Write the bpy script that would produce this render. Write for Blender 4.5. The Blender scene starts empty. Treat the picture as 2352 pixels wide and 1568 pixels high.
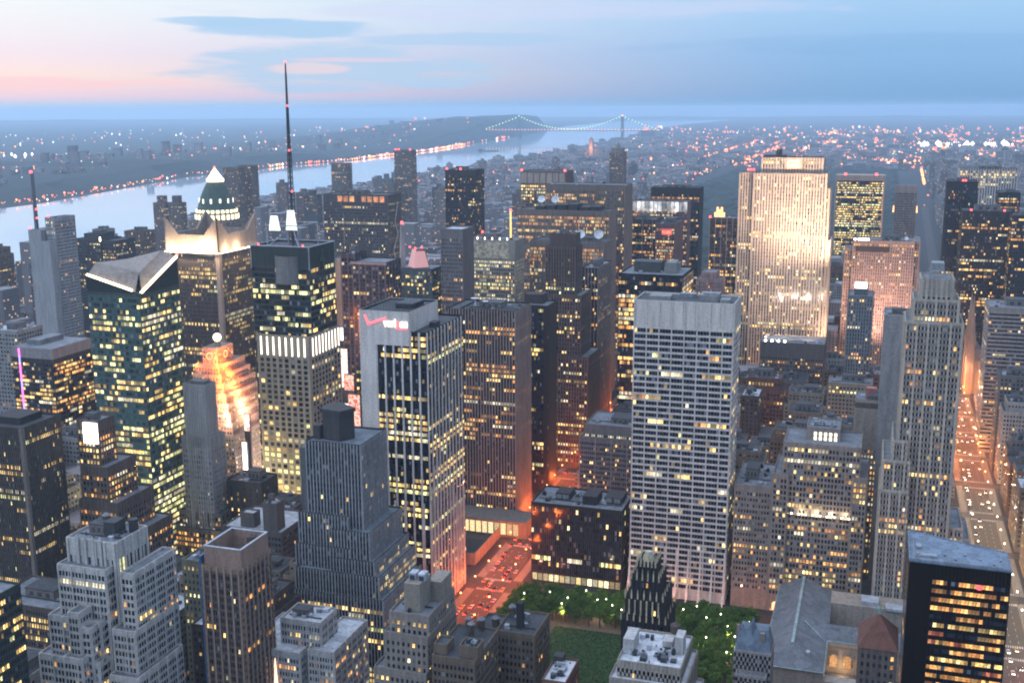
import bpy, math, random, json
from mathutils import Vector, Matrix
sc = bpy.context.scene
R0 = math.radians
# ---------------------------------------------------------------- camera
CAM_H = 320.0
cd = bpy.data.cameras.new('camera'); cam = bpy.data.objects.new('camera', cd)
sc.collection.objects.link(cam); sc.camera = cam
cd.sensor_width = 36.0; cd.lens = 39.63; cd.clip_start = 1.0; cd.clip_end = 200000.0
yaw, pit, rol = R0(18.14), R0(11.67), R0(-0.28)
fw = Vector((-math.sin(yaw)*math.cos(pit), math.cos(yaw)*math.cos(pit), -math.sin(pit)))
rt = Vector((math.cos(yaw), math.sin(yaw), 0)); up = rt.cross(fw)
r2 = rt*math.cos(rol)+up*math.sin(rol); u2 = up*math.cos(rol)-rt*math.sin(rol)
cam.matrix_world = Matrix(((r2.x,u2.x,-fw.x,0),(r2.y,u2.y,-fw.y,0),(r2.z,u2.z,-fw.z,CAM_H),(0,0,0,1)))
def proj(x, y, z):
    d = Vector((x, y, z-CAM_H)); w = max(d.dot(fw), 1.0)
    return 1176+2589*d.dot(r2)/w, 784-2589*d.dot(u2)/w
# ---------------------------------------------------------------- world: dusk sky
def lin(c):
    return tuple((v/255/12.92 if v/255 <= .04045 else ((v/255+.055)/1.055)**2.4) for v in c)+(1,)
w = bpy.data.worlds.new('World'); sc.world = w; w.use_nodes = True
nt = w.node_tree; N = nt.nodes; L = nt.links; N.clear()
def nd(t, **k):
    n = N.new(t)
    for a, b in k.items(): setattr(n, a, b)
    return n
def mth(op, a, b=None, c=None, clamp=False):
    n = nd('ShaderNodeMath', operation=op, use_clamp=clamp)
    for i, v in enumerate((a, b, c)):
        if v is None: continue
        if isinstance(v, (int, float)): n.inputs[i].default_value = v
        else: L.new(v, n.inputs[i])
    return n.outputs[0]
def ramp(fac, stops, interp='EASE'):
    n = nd('ShaderNodeValToRGB'); cr = n.color_ramp; cr.interpolation = interp
    while len(cr.elements) < len(stops): cr.elements.new(.5)
    for e, (p, c) in zip(cr.elements, stops): e.position = p; e.color = lin(c)
    L.new(fac, n.inputs[0]); return n.outputs[0]
def mixc(f, a, b, bt='MIX'):
    n = nd('ShaderNodeMix', data_type='RGBA', blend_type=bt)
    for i, v in ((0, f), (6, a), (7, b)):
        if isinstance(v, (int, float)): n.inputs[i].default_value = v
        elif isinstance(v, tuple): n.inputs[i].default_value = v
        else: L.new(v, n.inputs[i])
    return n.outputs[2]
tc = nd('ShaderNodeTexCoord'); sx = nd('ShaderNodeSeparateXYZ'); L.new(tc.outputs['Generated'], sx.inputs[0])
X, Y, Z = sx.outputs
az = mth('ARCTAN2', X, Y)                       # bearing from uptown, negative to the west
el = mth('MAXIMUM', Z, 0.0)
e5 = mth('POWER', mth('MULTIPLY', el, 1.0), .5)  # sqrt: spreads the low sky over the ramp
west = ramp(e5, [(0, (176,208,236)), (.07, (190,214,238)), (.105, (243,214,226)), (.165, (255,230,224)), (.215, (242,230,242)),
                 (.29, (238,245,252)), (.5, (186,208,238)), (1, (176,185,204))], 'LINEAR')
east = ramp(e5, [(0, (118,166,212)), (.09, (118,168,214)), (.2, (134,184,232)), (.30, (164,206,246)), (.5, (160,190,232)), (1, (176,185,204))], 'LINEAR')
t = nd('ShaderNodeMapRange', interpolation_type='SMOOTHSTEP'); t.inputs[1].default_value = -.80; t.inputs[2].default_value = .02
L.new(az, t.inputs[0])
sky = mixc(t.outputs[0], west, east)
# long dusk clouds (directional noise, flattened towards the horizon)
cv = nd('ShaderNodeCombineXYZ'); L.new(mth('MULTIPLY', az, 11.0), cv.inputs[0]); L.new(mth('MULTIPLY', el, 75.0), cv.inputs[1])
nz = nd('ShaderNodeTexNoise'); nz.inputs['Scale'].default_value = 1.0; nz.inputs['Detail'].default_value = 5; nz.inputs['Roughness'].default_value = .5
L.new(cv.outputs[0], nz.inputs['Vector'])
nf = nz.outputs[0]
def blob(a0, e0, wa, we, k=.9):
    da = mth('DIVIDE', mth('SUBTRACT', az, a0), wa); de = mth('DIVIDE', mth('SUBTRACT', el, e0), we)
    r = mth('ADD', mth('MULTIPLY', da, da), mth('MULTIPLY', de, de))
    r = mth('ADD', r, mth('MULTIPLY', mth('SUBTRACT', nf, .5), 3.4))
    m = nd('ShaderNodeMapRange', interpolation_type='SMOOTHSTEP'); m.inputs[1].default_value = 1.25; m.inputs[2].default_value = .35
    m.inputs[4].default_value = k
    L.new(r, m.inputs[0]); return m.outputs[0]
sky = mixc(blob(-.46, .0345, .13, .022, .85), sky, lin((172,208,240)))
sky = mixc(blob(-.505, .066, .085, .0085, .85), sky, lin((160,203,242)))
sky = mixc(blob(-.56, .071, .05, .004, .8), sky, lin((165,206,242)))
sky = mixc(blob(-.36, .058, .10, .006, .7), sky, lin((168,205,242)))
sky = mixc(blob(-.69, .10, .06, .004, .7), sky, lin((170,206,242)))
sky = mixc(blob(-.49, .034, .035, .005, .7), sky, lin((236,216,222)))
sky = mixc(blob(-.44, .041, .06, .0022, .6), sky, lin((236,208,226)))
sky = mixc(blob(-.75, .021, .20, .006, .8), sky, lin((252,212,216)))
sky = mixc(blob(-.30, .082, .25, .009, .5), sky, lin((206,214,246)))
sky = mixc(blob(.02, .05, .25, .008, .25), sky, lin((118,172,224)))
st = nd('ShaderNodeTexSky', sky_type='NISHITA', sun_disc=False); st.sun_elevation = R0(1.0); st.sun_rotation = R0(-78)
sky = mixc(.03, sky, st.outputs[0], 'ADD')
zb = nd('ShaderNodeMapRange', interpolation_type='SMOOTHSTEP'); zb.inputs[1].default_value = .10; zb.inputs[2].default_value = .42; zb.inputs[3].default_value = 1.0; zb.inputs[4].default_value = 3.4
L.new(Z, zb.inputs[0])   # unseen vault overhead boosted to brighten the buildings and the haze
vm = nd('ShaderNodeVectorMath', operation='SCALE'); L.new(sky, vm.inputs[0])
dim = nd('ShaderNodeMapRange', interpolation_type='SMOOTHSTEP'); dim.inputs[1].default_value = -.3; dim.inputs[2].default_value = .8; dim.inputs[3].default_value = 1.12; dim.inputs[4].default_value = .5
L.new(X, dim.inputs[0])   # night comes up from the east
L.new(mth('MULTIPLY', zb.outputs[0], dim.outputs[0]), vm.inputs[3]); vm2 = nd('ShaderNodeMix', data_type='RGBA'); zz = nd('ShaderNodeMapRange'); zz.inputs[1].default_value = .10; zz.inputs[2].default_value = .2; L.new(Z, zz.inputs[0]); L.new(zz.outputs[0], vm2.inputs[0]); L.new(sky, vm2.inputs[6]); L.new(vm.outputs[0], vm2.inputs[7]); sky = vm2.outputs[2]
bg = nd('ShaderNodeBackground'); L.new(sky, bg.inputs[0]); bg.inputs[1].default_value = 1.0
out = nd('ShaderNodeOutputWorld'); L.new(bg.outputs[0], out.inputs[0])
# faint afterglow of the set sun, from low in the west
sl = bpy.data.lights.new('afterglow', 'SUN'); sl.energy = .12; sl.angle = R0(50); sl.color = (1, .78, .72)
so = bpy.data.objects.new('afterglow', sl); sc.collection.objects.link(so)
so.rotation_euler = Vector((math.sin(R0(78)), -math.cos(R0(78)), -.25)).to_track_quat('-Z', 'Y').to_euler()
# ---------------------------------------------------------------- render look
vs = sc.view_settings; vs.view_transform = 'Standard'; vs.look = 'None'; vs.exposure = 0; vs.gamma = 1
cy = sc.cycles; cy.max_bounces = 5; cy.diffuse_bounces = 3; cy.glossy_bounces = 2; cy.transmission_bounces = 1; cy.volume_bounces = 0
cy.sample_clamp_indirect = 4.0; cy.use_denoising = True; cy.filter_width = 2.0
random.seed(7)
# ---------------------------------------------------------------- materials
MATS = {}
def newmat(name):
    m = bpy.data.materials.new(name); m.use_nodes = True; m.node_tree.nodes.clear(); return m
def G(m):
    nt = m.node_tree
    def n(t, ins=None, **k):
        x = nt.nodes.new(t)
        for a, b in k.items(): setattr(x, a, b)
        for a, b in (ins or {}).items():
            if hasattr(b, 'links'): nt.links.new(b, x.inputs[a])
            else: x.inputs[a].default_value = b
        return x
    return n
def wall(col, rough=.85, var=.27, name=None, spec=.3):
    key = ('w', col, rough)
    if key in MATS: return MATS[key]
    m = newmat(name or 'facade'); n = G(m)
    tc = n('ShaderNodeTexCoord')
    mp = n('ShaderNodeMapping', {'Vector': tc.outputs['Object'], 'Scale': (.35, .35, .05)})
    a = n('ShaderNodeTexNoise', {'Vector': mp.outputs[0], 'Scale': 1.0, 'Detail': 4.0})
    b = n('ShaderNodeTexNoise', {'Vector': tc.outputs['Object'], 'Scale': .9, 'Detail': 6.0})
    mx = n('ShaderNodeMath', {0: a.outputs[0], 1: b.outputs[0]}, operation='ADD')
    r = n('ShaderNodeMapRange', {0: mx.outputs[0], 1: .6, 2: 1.4, 3: 1-var*1.6, 4: 1+var})
    c = n('ShaderNodeVectorMath', {0: tuple(v*q for v, q in zip(col[:3], (.645, .60, .545))), 3: r.outputs[0]}, operation='SCALE')
    p = n('ShaderNodeBsdfPrincipled', {'Base Color': c.outputs[0], 'Roughness': rough, 'Specular IOR Level': spec})
    o = n('ShaderNodeOutputMaterial', {0: p.outputs[0]})
    MATS[key] = m; return m
def plain(name, col, rough=.7, metal=0., spec=.5):
    key = ('p', name)
    if key in MATS: return MATS[key]
    m = newmat(name); n = G(m)
    tc = n('ShaderNodeTexCoord')
    b = n('ShaderNodeTexNoise', {'Vector': tc.outputs['Object'], 'Scale': .6, 'Detail': 6.0})
    vo = n('ShaderNodeTexVoronoi', {'Vector': tc.outputs['Object'], 'Scale': .22}, distance='CHEBYCHEV')   # patched felt, stains
    sv = n('ShaderNodeSeparateColor', {0: vo.outputs['Color']})
    bb = n('ShaderNodeMath', {0: sv.outputs[0], 1: .34, 2: b.outputs[0]}, operation='MULTIPLY_ADD')
    r = n('ShaderNodeMapRange', {0: bb.outputs[0], 1: .35, 2: 1.0, 3: .55, 4: 1.35})
    c = n('ShaderNodeVectorMath', {0: tuple(v*.62 for v in col), 3: r.outputs[0]}, operation='SCALE')
    p = n('ShaderNodeBsdfPrincipled', {'Base Color': c.outputs[0], 'Roughness': rough, 'Metallic': metal, 'Specular IOR Level': spec})
    n('ShaderNodeOutputMaterial', {0: p.outputs[0]})
    MATS[key] = m; return m
def rnd01(n):
    g = n('ShaderNodeNewGeometry'); o = n('ShaderNodeObjectInfo')
    a = n('ShaderNodeMath', {0: g.outputs['Random Per Island'], 1: o.outputs['Random']}, operation='ADD')
    return n('ShaderNodeMath', {0: a.outputs[0]}, operation='FRACT').outputs[0]
def glass(name, base, rough=.1):
    m = newmat(name); n = G(m); r = rnd01(n)
    k = n('ShaderNodeMapRange', {0: r, 3: .4, 4: 1.9})
    c = n('ShaderNodeVectorMath', {0: base, 3: k.outputs[0]}, operation='SCALE')
    p = n('ShaderNodeBsdfPrincipled', {'Base Color': c.outputs[0], 'Roughness': rough, 'Specular IOR Level': .55})
    n('ShaderNodeOutputMaterial', {0: p.outputs[0]}); return m
def lit(name, c0, c1, s0, s1, grain=1.2, emit_light=False):
    """a lit room behind a pane: colour and brightness differ from pane to pane, uneven inside each"""
    m = newmat(name); n = G(m); r = rnd01(n)
    cm = n('ShaderNodeMix', {0: r, 6: c0+(1,), 7: c1+(1,)}, data_type='RGBA')
    r2_ = n('ShaderNodeMath', {0: n('ShaderNodeMath', {0: r, 1: 7.31}, operation='MULTIPLY').outputs[0]}, operation='FRACT')
    pw = n('ShaderNodeMath', {0: r2_.outputs[0], 1: 1.6}, operation='POWER')
    s = n('ShaderNodeMapRange', {0: pw.outputs[0], 3: s0, 4: s1})
    tc = n('ShaderNodeTexCoord')
    nz = n('ShaderNodeTexNoise', {'Vector': tc.outputs['Object'], 'Scale': grain, 'Detail': 2.0})
    q = n('ShaderNodeMapRange', {0: nz.outputs[0], 1: .35, 2: .65, 3: .45, 4: 1.35})
    st = n('ShaderNodeMath', {0: s.outputs[0], 1: q.outputs[0]}, operation='MULTIPLY')
    p = n('ShaderNodeBsdfPrincipled', {'Base Color': (.03,.03,.03,1), 'Roughness': .15, 'Emission Color': cm.outputs[2], 'Emission Strength': st.outputs[0]})
    n('ShaderNodeOutputMaterial', {0: p.outputs[0]})
    if not emit_light: m.cycles.emission_sampling = 'NONE'
    return m
def glow(name, col, s, sampling='NONE'):
    key = ('g', name)
    if key in MATS: return MATS[key]
    m = newmat(name); n = G(m)
    p = n('ShaderNodeBsdfPrincipled', {'Base Color': (.2,.2,.2,1), 'Emission Color': col+(1,), 'Emission Strength': s})
    n('ShaderNodeOutputMaterial', {0: p.outputs[0]}); m.cycles.emission_sampling = sampling
    MATS[key] = m; return m
DARK = glass('dark_window_glass', (.012,.016,.024))
DARKB = glass('blue_window_glass', (.035,.07,.072), .06)
SHADE = glass('window_with_blind', (.10,.11,.13), .4)
YEL = lit('lit_window_yellow', (1,.58,.15), (1,.76,.32), .2, 2.8)
ORG = lit('lit_window_orange', (1,.36,.08), (1,.58,.18), .15, 2.3)
WHT = lit('lit_window_white', (1,.80,.44), (1,.93,.70), .35, 2.0)
GRN = lit('lit_window_green', (.85,.80,.28), (.98,.92,.50), .2, 2.5)
RED = lit('lit_window_red', (1,.16,.08), (1,.35,.15), .15, .9)
WM = [DARK, SHADE, YEL, ORG, WHT, GRN, RED, DARKB]   # window slots
PAL = {'warm': (2,2,2,3,3,4), 'yellow': (2,2,2,2,5,4), 'orange': (3,3,3,2,2,4), 'green': (5,5,5,2,2,4), 'mix': (2,3,4,5,2,2), 'white': (4,4,2,4,5), 'amber': (3,3,6,3,2,3)}
ROOF = plain('grey_roof_felt', (.20,.22,.25), .9)
ROOFB = plain('pale_roof_membrane', (.50,.53,.58), .8)
ROOFD = plain('dark_roof_tar', (.055,.06,.07), .9)
STEEL = plain('painted_steel', (.32,.34,.37), .5, .3)
DKSTEEL = plain('dark_steel', (.05,.055,.065), .5, .4)
WHITE = plain('white_paint', (.78,.79,.80), .5)
COPPER = plain('green_copper', (.20,.38,.33), .8)
TANKW = plain('tank_wood', (.09,.065,.05), .9)
# ---------------------------------------------------------------- mesh helpers
class MB:
    def __init__(s): s.v = []; s.f = []; s.m = []
    def quad(s, a, b, c, d, m=0):
        i = len(s.v); s.v += [a, b, c, d]; s.f.append((i, i+1, i+2, i+3)); s.m.append(m)
    def poly(s, pts, m=0):
        i = len(s.v); s.v += list(pts); s.f.append(tuple(range(i, i+len(pts)))); s.m.append(m)
    def box(s, x0, x1, y0, y1, z0, z1, m=0, skip=''):
        i = len(s.v)
        s.v += [(x0,y0,z0),(x1,y0,z0),(x1,y1,z0),(x0,y1,z0),(x0,y0,z1),(x1,y0,z1),(x1,y1,z1),(x0,y1,z1)]
        F = {'b': (0,3,2,1), 't': (4,5,6,7), 's': (0,1,5,4), 'e': (1,2,6,5), 'n': (2,3,7,6), 'w': (3,0,4,7)}
        for k, f in F.items():
            if k in skip: continue
            s.f.append(tuple(i+j for j in f)); s.m.append(m)
    def prism(s, pts, z0, z1, m=0, mt=None):
        n = len(pts); i = len(s.v); s.v += [(x,y,z0) for x,y in pts]+[(x,y,z1) for x,y in pts]
        for k in range(n):
            j = (k+1) % n; s.f.append((i+k, i+j, i+n+j, i+n+k)); s.m.append(m)
        s.f.append(tuple(i+n+k for k in range(n))); s.m.append(m if mt is None else mt)
    def cone(s, cx, cy, z0, z1, r0, r1, n=12, m=0, cap=True):
        i = len(s.v)
        for r, z in ((r0, z0), (r1, z1)):
            s.v += [(cx+r*math.cos(6.2832*k/n), cy+r*math.sin(6.2832*k/n), z) for k in range(n)]
        for k in range(n):
            j = (k+1) % n; s.f.append((i+k, i+j, i+n+j, i+n+k)); s.m.append(m)
        if cap and r1 > .01: s.f.append(tuple(i+n+k for k in range(n))); s.m.append(m)
    def tube(s, a, b, r, n=5, m=0, rb=None):
        a = Vector(a); b = Vector(b); d = (b-a).normalized(); q = d.to_track_quat('Z', 'Y'); i = len(s.v); rb = r if rb is None else rb
        for p, rr in ((a, r), (b, rb)):
            for k in range(n): s.v.append(tuple(p+q @ Vector((rr*math.cos(6.2832*k/n), rr*math.sin(6.2832*k/n), 0))))
        for k in range(n):
            j = (k+1) % n; s.f.append((i+k, i+j, i+n+j, i+n+k)); s.m.append(m)
    def build(s, name, mats, parent=None, org=None):
        if not s.f: return None
        if not isinstance(mats, (list, tuple)): mats = [mats]
        o = org or (tuple(parent['_o']) if parent and '_o' in parent else (0,0,0))
        me = bpy.data.meshes.new(name)
        me.from_pydata([(x-o[0], y-o[1], z-o[2]) for x,y,z in s.v], [], s.f)
        for m in mats: me.materials.append(m)
        if len(mats) > 1: me.polygons.foreach_set('material_index', s.m)
        ob = bpy.data.objects.new(name, me); sc.collection.objects.link(ob)
        if parent: ob.parent = parent
        elif org: ob.location = org
        return ob
def each(mb, name, mats, parent):
    """one object for every separate piece of the mesh"""
    p = list(range(len(mb.v)))
    def find(i):
        while p[i] != i: p[i] = p[p[i]]; i = p[i]
        return i
    for f in mb.f:
        for i in f[1:]: p[find(i)] = find(f[0])
    G_ = {}
    for f, m in zip(mb.f, mb.m): G_.setdefault(find(f[0]), []).append((f, m))
    for fs in G_.values():
        q = MB(); ids = {}
        for f, m in fs:
            for i in f:
                if i not in ids: ids[i] = len(q.v); q.v.append(mb.v[i])
            q.f.append(tuple(ids[i] for i in f)); q.m.append(m)
        q.build(name, mats, parent)
MB.each = lambda s, name, mats, parent: each(s, name, mats, parent)
def tag(o, label=None, cat=None, group=None, kind=None):
    for k, v in (('label', label), ('category', cat), ('group', group), ('kind', kind)):
        if v: o[k] = v
    return o
def empty(name, x, y, z=0, **k):
    o = bpy.data.objects.new(name, None); sc.collection.objects.link(o); o.location = (x, y, z); o.empty_display_size = 5
    o['_o'] = (x, y, z); return tag(o, **k)
def child(name, data, parent, loc=(0,0,0)):
    o = bpy.data.objects.new(name, data); sc.collection.objects.link(o); o.parent = parent; o.location = loc; return o
def lamp(kind, name, loc, energy, col, r=1.0, target=None, size=None, blend=.5):
    l = bpy.data.lights.new(name, kind); l.energy = energy; l.color = col; l.shadow_soft_size = min(r, .35)
    o = bpy.data.objects.new(name, l); sc.collection.objects.link(o); o.location = loc
    if target is not None:
        o.rotation_euler = (Vector(target)-Vector(loc)).to_track_quat('-Z', 'Y').to_euler()
        if kind == 'SPOT': l.spot_size = R0(size or 60); l.spot_blend = blend
    return o
# ---------------------------------------------------------------- facades
def st(bay=3., fl=3.8, ww=.6, wh=.55, pier=.35, pe=1, pw=None, sp=.2, base=5., top=2.5, mar=.6, pal='warm', full=.06, part=.2, pd=.5, sparse=.07, dk=0, col=(.4,.38,.36), pcol=None, scol=None, shade=.07, blue=False, piermar=True):
    return dict(bay=bay, fl=fl, ww=ww, wh=wh, pier=pier, pe=pe, pw=pw, sp=sp, base=base, top=top, mar=mar, pal=pal, full=full, part=part, pd=pd, sparse=sparse, col=col, pcol=pcol or col, scol=scol or col, shade=shade, blue=blue, piermar=piermar)
def facade(mb, wins, side, s0, s1, pl, z0, z1, S, rng, mo=0):
    """side S/E/W/N; runs s0..s1 along the wall, wall plane at pl; depth d goes outwards"""
    sg = {'S': -1, 'N': 1, 'E': 1, 'W': -1}[side]
    if side in 'SN': P = lambda s, z, d: (s, pl+sg*d, z)
    else: P = lambda s, z, d: (pl+sg*d, s, z)
    flip = side in 'NW' 
    def slab(a0, a1, c0, c1, d, m):
        m += mo
        pts = (P(a0,c0,d), P(a1,c0,d), P(a1,c1,d), P(a0,c1,d))
        mb.quad(*pts, m=m)
        for a in (a0, a1): mb.quad(P(a,c0,0), P(a,c0,d), P(a,c1,d), P(a,c1,0), m)
        mb.quad(P(a0,c1,0), P(a1,c1,0), P(a1,c1,d), P(a0,c1,d), m); mb.quad(P(a0,c0,0), P(a1,c0,0), P(a1,c0,d), P(a0,c0,d), m)
    m0 = S['mar']; Lw = s1-s0-2*m0
    if Lw < S['bay']*.8 or z1-z0 < S['fl']*1.2: return
    nb = max(1, round(Lw/S['bay'])); b = Lw/nb; zb = z0+S['base']; nf = max(1, round((z1-S['top']-zb)/S['fl'])); h = (z1-S['top']-zb)/nf
    wh = h*S['wh']; gap = h-wh; pal = PAL[S['pal']]
    if S['sp'] > 0:
        for j in range(nf+1): slab(s0, s1, zb+j*h-(gap if j else 0), zb+j*h if j or S['base'] < .1 else zb, S['sp'], 2)
    if S['pier'] > 0:
        pw = S['pw'] or b*(1-S['ww'])
        for i in range(0, nb+1, S['pe']):
            c = s0+m0+i*b; slab(max(s0, c-pw/2), min(s1, c+pw/2), z0, z1-.35, S['pier'], 1)
    for j in range(nf):
        u = rng.random(); fcol = rng.choice(pal)
        mode = 2 if u < S['full'] else 1 if u < S['full']+S['part']*1.15 else 0
        on = rng.random() < .5; run = 0; rc = fcol
        za = zb+j*h; zc = za+wh
        for i in range(nb):
            if mode == 2: L_ = rng.random() < .9
            elif mode == 1:
                if run <= 0: on = rng.random() < S['pd']; run = rng.randint(2, 7); rc = rng.choice(pal)
                run -= 1; L_ = on and rng.random() < .9
            else: L_ = rng.random() < S['sparse']; rc = rng.choice(pal) if L_ else rc
            m = (fcol if mode == 2 else rc) if L_ else (1 if rng.random() < S['shade'] else (7 if S['blue'] else 0))
            c = s0+m0+(i+.5)*b; hw = b*S['ww']/2
            wins.append((P(c, (za+zc)/2, .06), hw, wh/2, side, m))
NEARWIN = {}
def put_windows(root, wins, near):
    mats = WM; o = root['_o']
    wins = [w for w in wins]
    ind = []
    if near:
        keyf = lambda w: (w[0][0]**2+w[0][1]**2+(w[0][2]-CAM_H)**2)-(4e4 if w[4] > 1 and w[4] != 7 else 0)
        vis = [w for w in wins if w[3] == 'S' or (w[3] == 'E' and w[0][0] < 0) or (w[3] == 'W' and w[0][0] > 0)]
        def inpic(w):
            x, y = proj(*w[0]); return 0 < x < 2352 and 0 < y < 1568
        vis = sorted((w for w in vis if inpic(w)), key=keyf)[:100]; ids = {id(w) for w in vis}; ind = vis
        wins = [w for w in wins if id(w) not in ids]
    def corners(c, hw, hh, side):
        x, y, z = c
        if side in 'SN': q = [(x-hw,y,z-hh),(x+hw,y,z-hh),(x+hw,y,z+hh),(x-hw,y,z+hh)]
        else: q = [(x,y-hw,z-hh),(x,y+hw,z-hh),(x,y+hw,z+hh),(x,y-hw,z+hh)]
        return q if side in 'SE' else q[::-1]
    for c, hw, hh, side, m in ind:
        k = (round(hw,1), round(hh,1), side, m)
        if k not in NEARWIN:
            me = bpy.data.meshes.new('window'); me.from_pydata(corners((0,0,0), hw, hh, side), [], [(0,1,2,3)]); me.materials.append(mats[m]); NEARWIN[k] = me
        child('window', NEARWIN[k], root, (c[0]-o[0], c[1]-o[1], c[2]-o[2]))
    mb = MB()
    for c, hw, hh, side, m in wins: mb.quad(*corners(c, hw, hh, side), m=m)
    ob = mb.build('window', mats, root)
    if ob and len(wins) > 100: ob['kind'] = 'stuff'
def roofgear(root, x0, x1, y0, y1, z, rng, n=5, dark=False, big=True):
    """plant on a flat roof: penthouse, boxes, ducts"""
    w, d = x1-x0, y1-y0
    if w < 6 or d < 6: return
    if big:
        a = MB(); pw, pd = w*rng.uniform(.3,.55), d*rng.uniform(.3,.5); px, py = x0+(w-pw)*rng.uniform(.25,.75), y0+(d-pd)*rng.uniform(.4,.8); ph = rng.uniform(3,6)
        a.box(px, px+pw, py, py+pd, z, z+ph, 0, 'b'); a.box(px-.3, px+pw+.3, py-.3, py+pd+.3, z+ph, z+ph+.4, 1)
        for k in range(3): a.box(px+pw*(.15+.28*k), px+pw*(.15+.28*k)+pw*.14, py-.12, py, z+.8, z+ph*.7, 1)
        a.build('penthouse', [wall((.22,.21,.21)), ROOFD], root)
    b = MB()
    for _ in range(int(n*1.6)):
        s = rng.uniform(1.2, 3.2); qx, qy = rng.uniform(x0+1.5, x1-4.5), rng.uniform(y0+1.5, y1-4.5); hh = rng.uniform(.9, 2.4)
        b.box(qx, qx+s, qy, qy+s*rng.uniform(.6,1.4), z, z+hh, rng.randint(0, 2), 'b')
        if rng.random() < .4: b.cone(qx+s/2, qy+s/2, z+hh, z+hh+.7, .6, .6, 8, 2)
    for _ in range(n//2):
        qx, qy = rng.uniform(x0+1, x1-2), rng.uniform(y0+1, y1-2); b.cone(qx, qy, z, z+rng.uniform(.8, 2.2), .25, .25, 6, rng.randint(0, 2))
    if rng.random() < .8: b.tube((x0+1.5, y0+d*.3, z+.5), (x1-1.5, y0+d*.3, z+.5), .35, 5, 2)
    (b.each('roof_unit', [STEEL, ROOFB, DKSTEEL], root) if n > 5 or big is None else b.build('roof_equipment', [STEEL, ROOFB, DKSTEEL], root))
def water_tank(root, x, y, z, r=2.0):
    m = MB()
    for a in range(4): m.tube((x+r*.6*math.cos(a*1.571+.78), y+r*.6*math.sin(a*1.571+.78), z), (x+r*.6*math.cos(a*1.571+.78), y+r*.6*math.sin(a*1.571+.78), z+2.6), .16, 4, 1)
    m.cone(x, y, z+2.6, z+6.2, r, r*.95, 12, 0); m.cone(x, y, z+6.2, z+7.8, r*1.08, .1, 12, 2, False)
    m.build('water_tank', [TANKW, DKSTEEL, ROOF], root)
FOOT = []
def tower(name, label, tiers, S, cat='building', near=False, seed=None, gear=4, roof=None, gearbig=True, faces=None, group=None, tank=False, blank='', parapet=1.1):
    """tiers: (x0,x1,y0,y1,z0,z1) boxes; a style per tier is allowed as 7th item"""
    rng = random.Random(seed if seed is not None else name+label)
    x0 = min(t[0] for t in tiers); x1 = max(t[1] for t in tiers); y0 = min(t[2] for t in tiers); y1 = max(t[3] for t in tiers)
    FOOT.append((x0, x1, y0, y1))
    root = empty(name, (x0+x1)/2, (y0+y1)/2, 0, label=label, cat=cat, group=group)
    mb = MB(); rf = MB(); wins = []; S = S or st(); wm = []; wk = {}
    def moff(q):
        k = (q['col'], q['pcol'], q['scol'])
        if k not in wk: wk[k] = len(wm); wm.extend([wall(c) for c in k])
        return wk[k]
    moff(S); cx = (x0+x1)/2
    fs = faces or ('SEW' if -60 < cx < 60 else 'SE' if cx < 0 else 'SW')
    for k, t_ in enumerate(tiers):
        a0, a1, b0, b1, z0, z1 = t_[:6]; T_ = t_[6] if len(t_) > 6 else S
        mo = moff(T_) if T_ else 0
        pz = z1-parapet
        mb.box(a0, a1, b0, b1, z0, pz, mo, 'tb')
        q = .4
        for bx in ((a0,a1,b0,b0+q),(a0,a1,b1-q,b1),(a0,a0+q,b0+q,b1-q),(a1-q,a1,b0+q,b1-q)): mb.box(*bx, pz, z1, mo, 'b')
        rf.quad((a0+q,b0+q,pz),(a1-q,b0+q,pz),(a1-q,b1-q,pz),(a0+q,b1-q,pz))
        if T_ is None: continue
        # height already hidden by an abutting taller tier is simply covered
        for f in fs:
            if f in blank: continue
            if f == 'S': facade(mb, wins, 'S', a0, a1, b0, z0, z1, T_, rng, mo)
            if f == 'E': facade(mb, wins, 'E', b0, b1, a1, z0, z1, T_, rng, mo)
            if f == 'W': facade(mb, wins, 'W', b0, b1, a0, z0, z1, T_, rng, mo)
    mb.build('wall', wm, root)
    rf.build('roof', roof or ROOF, root)
    put_windows(root, wins, near)
    if gear:
        a0, a1, b0, b1, z0, z1 = max(tiers, key=lambda q: q[5])[:6]
        roofgear(root, a0+.6, a1-.6, b0+.6, b1-.6, z1-parapet, rng, gear, big=gearbig)
        if tank: water_tank(root, a0+(a1-a0)*rng.uniform(.25,.75), b0+(b1-b0)*rng.uniform(.3,.6), z1-parapet)
    return root
def text(body, size, loc, rot, mat, parent, name='sign_lettering', ext=.3, width=None):
    c = bpy.data.curves.new(name, 'FONT'); c.body = body; c.size = size; c.extrude = ext; c.align_x = 'LEFT'; c.materials.append(mat); c.offset = size*.012
    q = bpy.data.objects.new(name, c); sc.collection.objects.link(q); dg = bpy.context.evaluated_depsgraph_get()
    me = bpy.data.meshes.new_from_object(q.evaluated_get(dg)); bpy.data.objects.remove(q); o = bpy.data.objects.new(name, me); sc.collection.objects.link(o); o.parent = parent
    if width:
        xs = [v.co.x for v in me.vertices]; x0 = min(xs); k = width/(max(xs)-x0)
        for v in me.vertices: v.co.x = (v.co.x-x0)*k
    p = parent['_o']; o.location = (loc[0]-p[0], loc[1]-p[1], loc[2]-p[2]); o.rotation_euler = rot; return o
def red_lights(root, pts, r=.9):
    for p in pts:
        m = MB(); m.cone(p[0], p[1], p[2], p[2]+1.6*r, r, r*.7, 8, 0); m.build('warning_light', glow('red_beacon', (1,.06,.05), 5.0), root)
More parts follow.
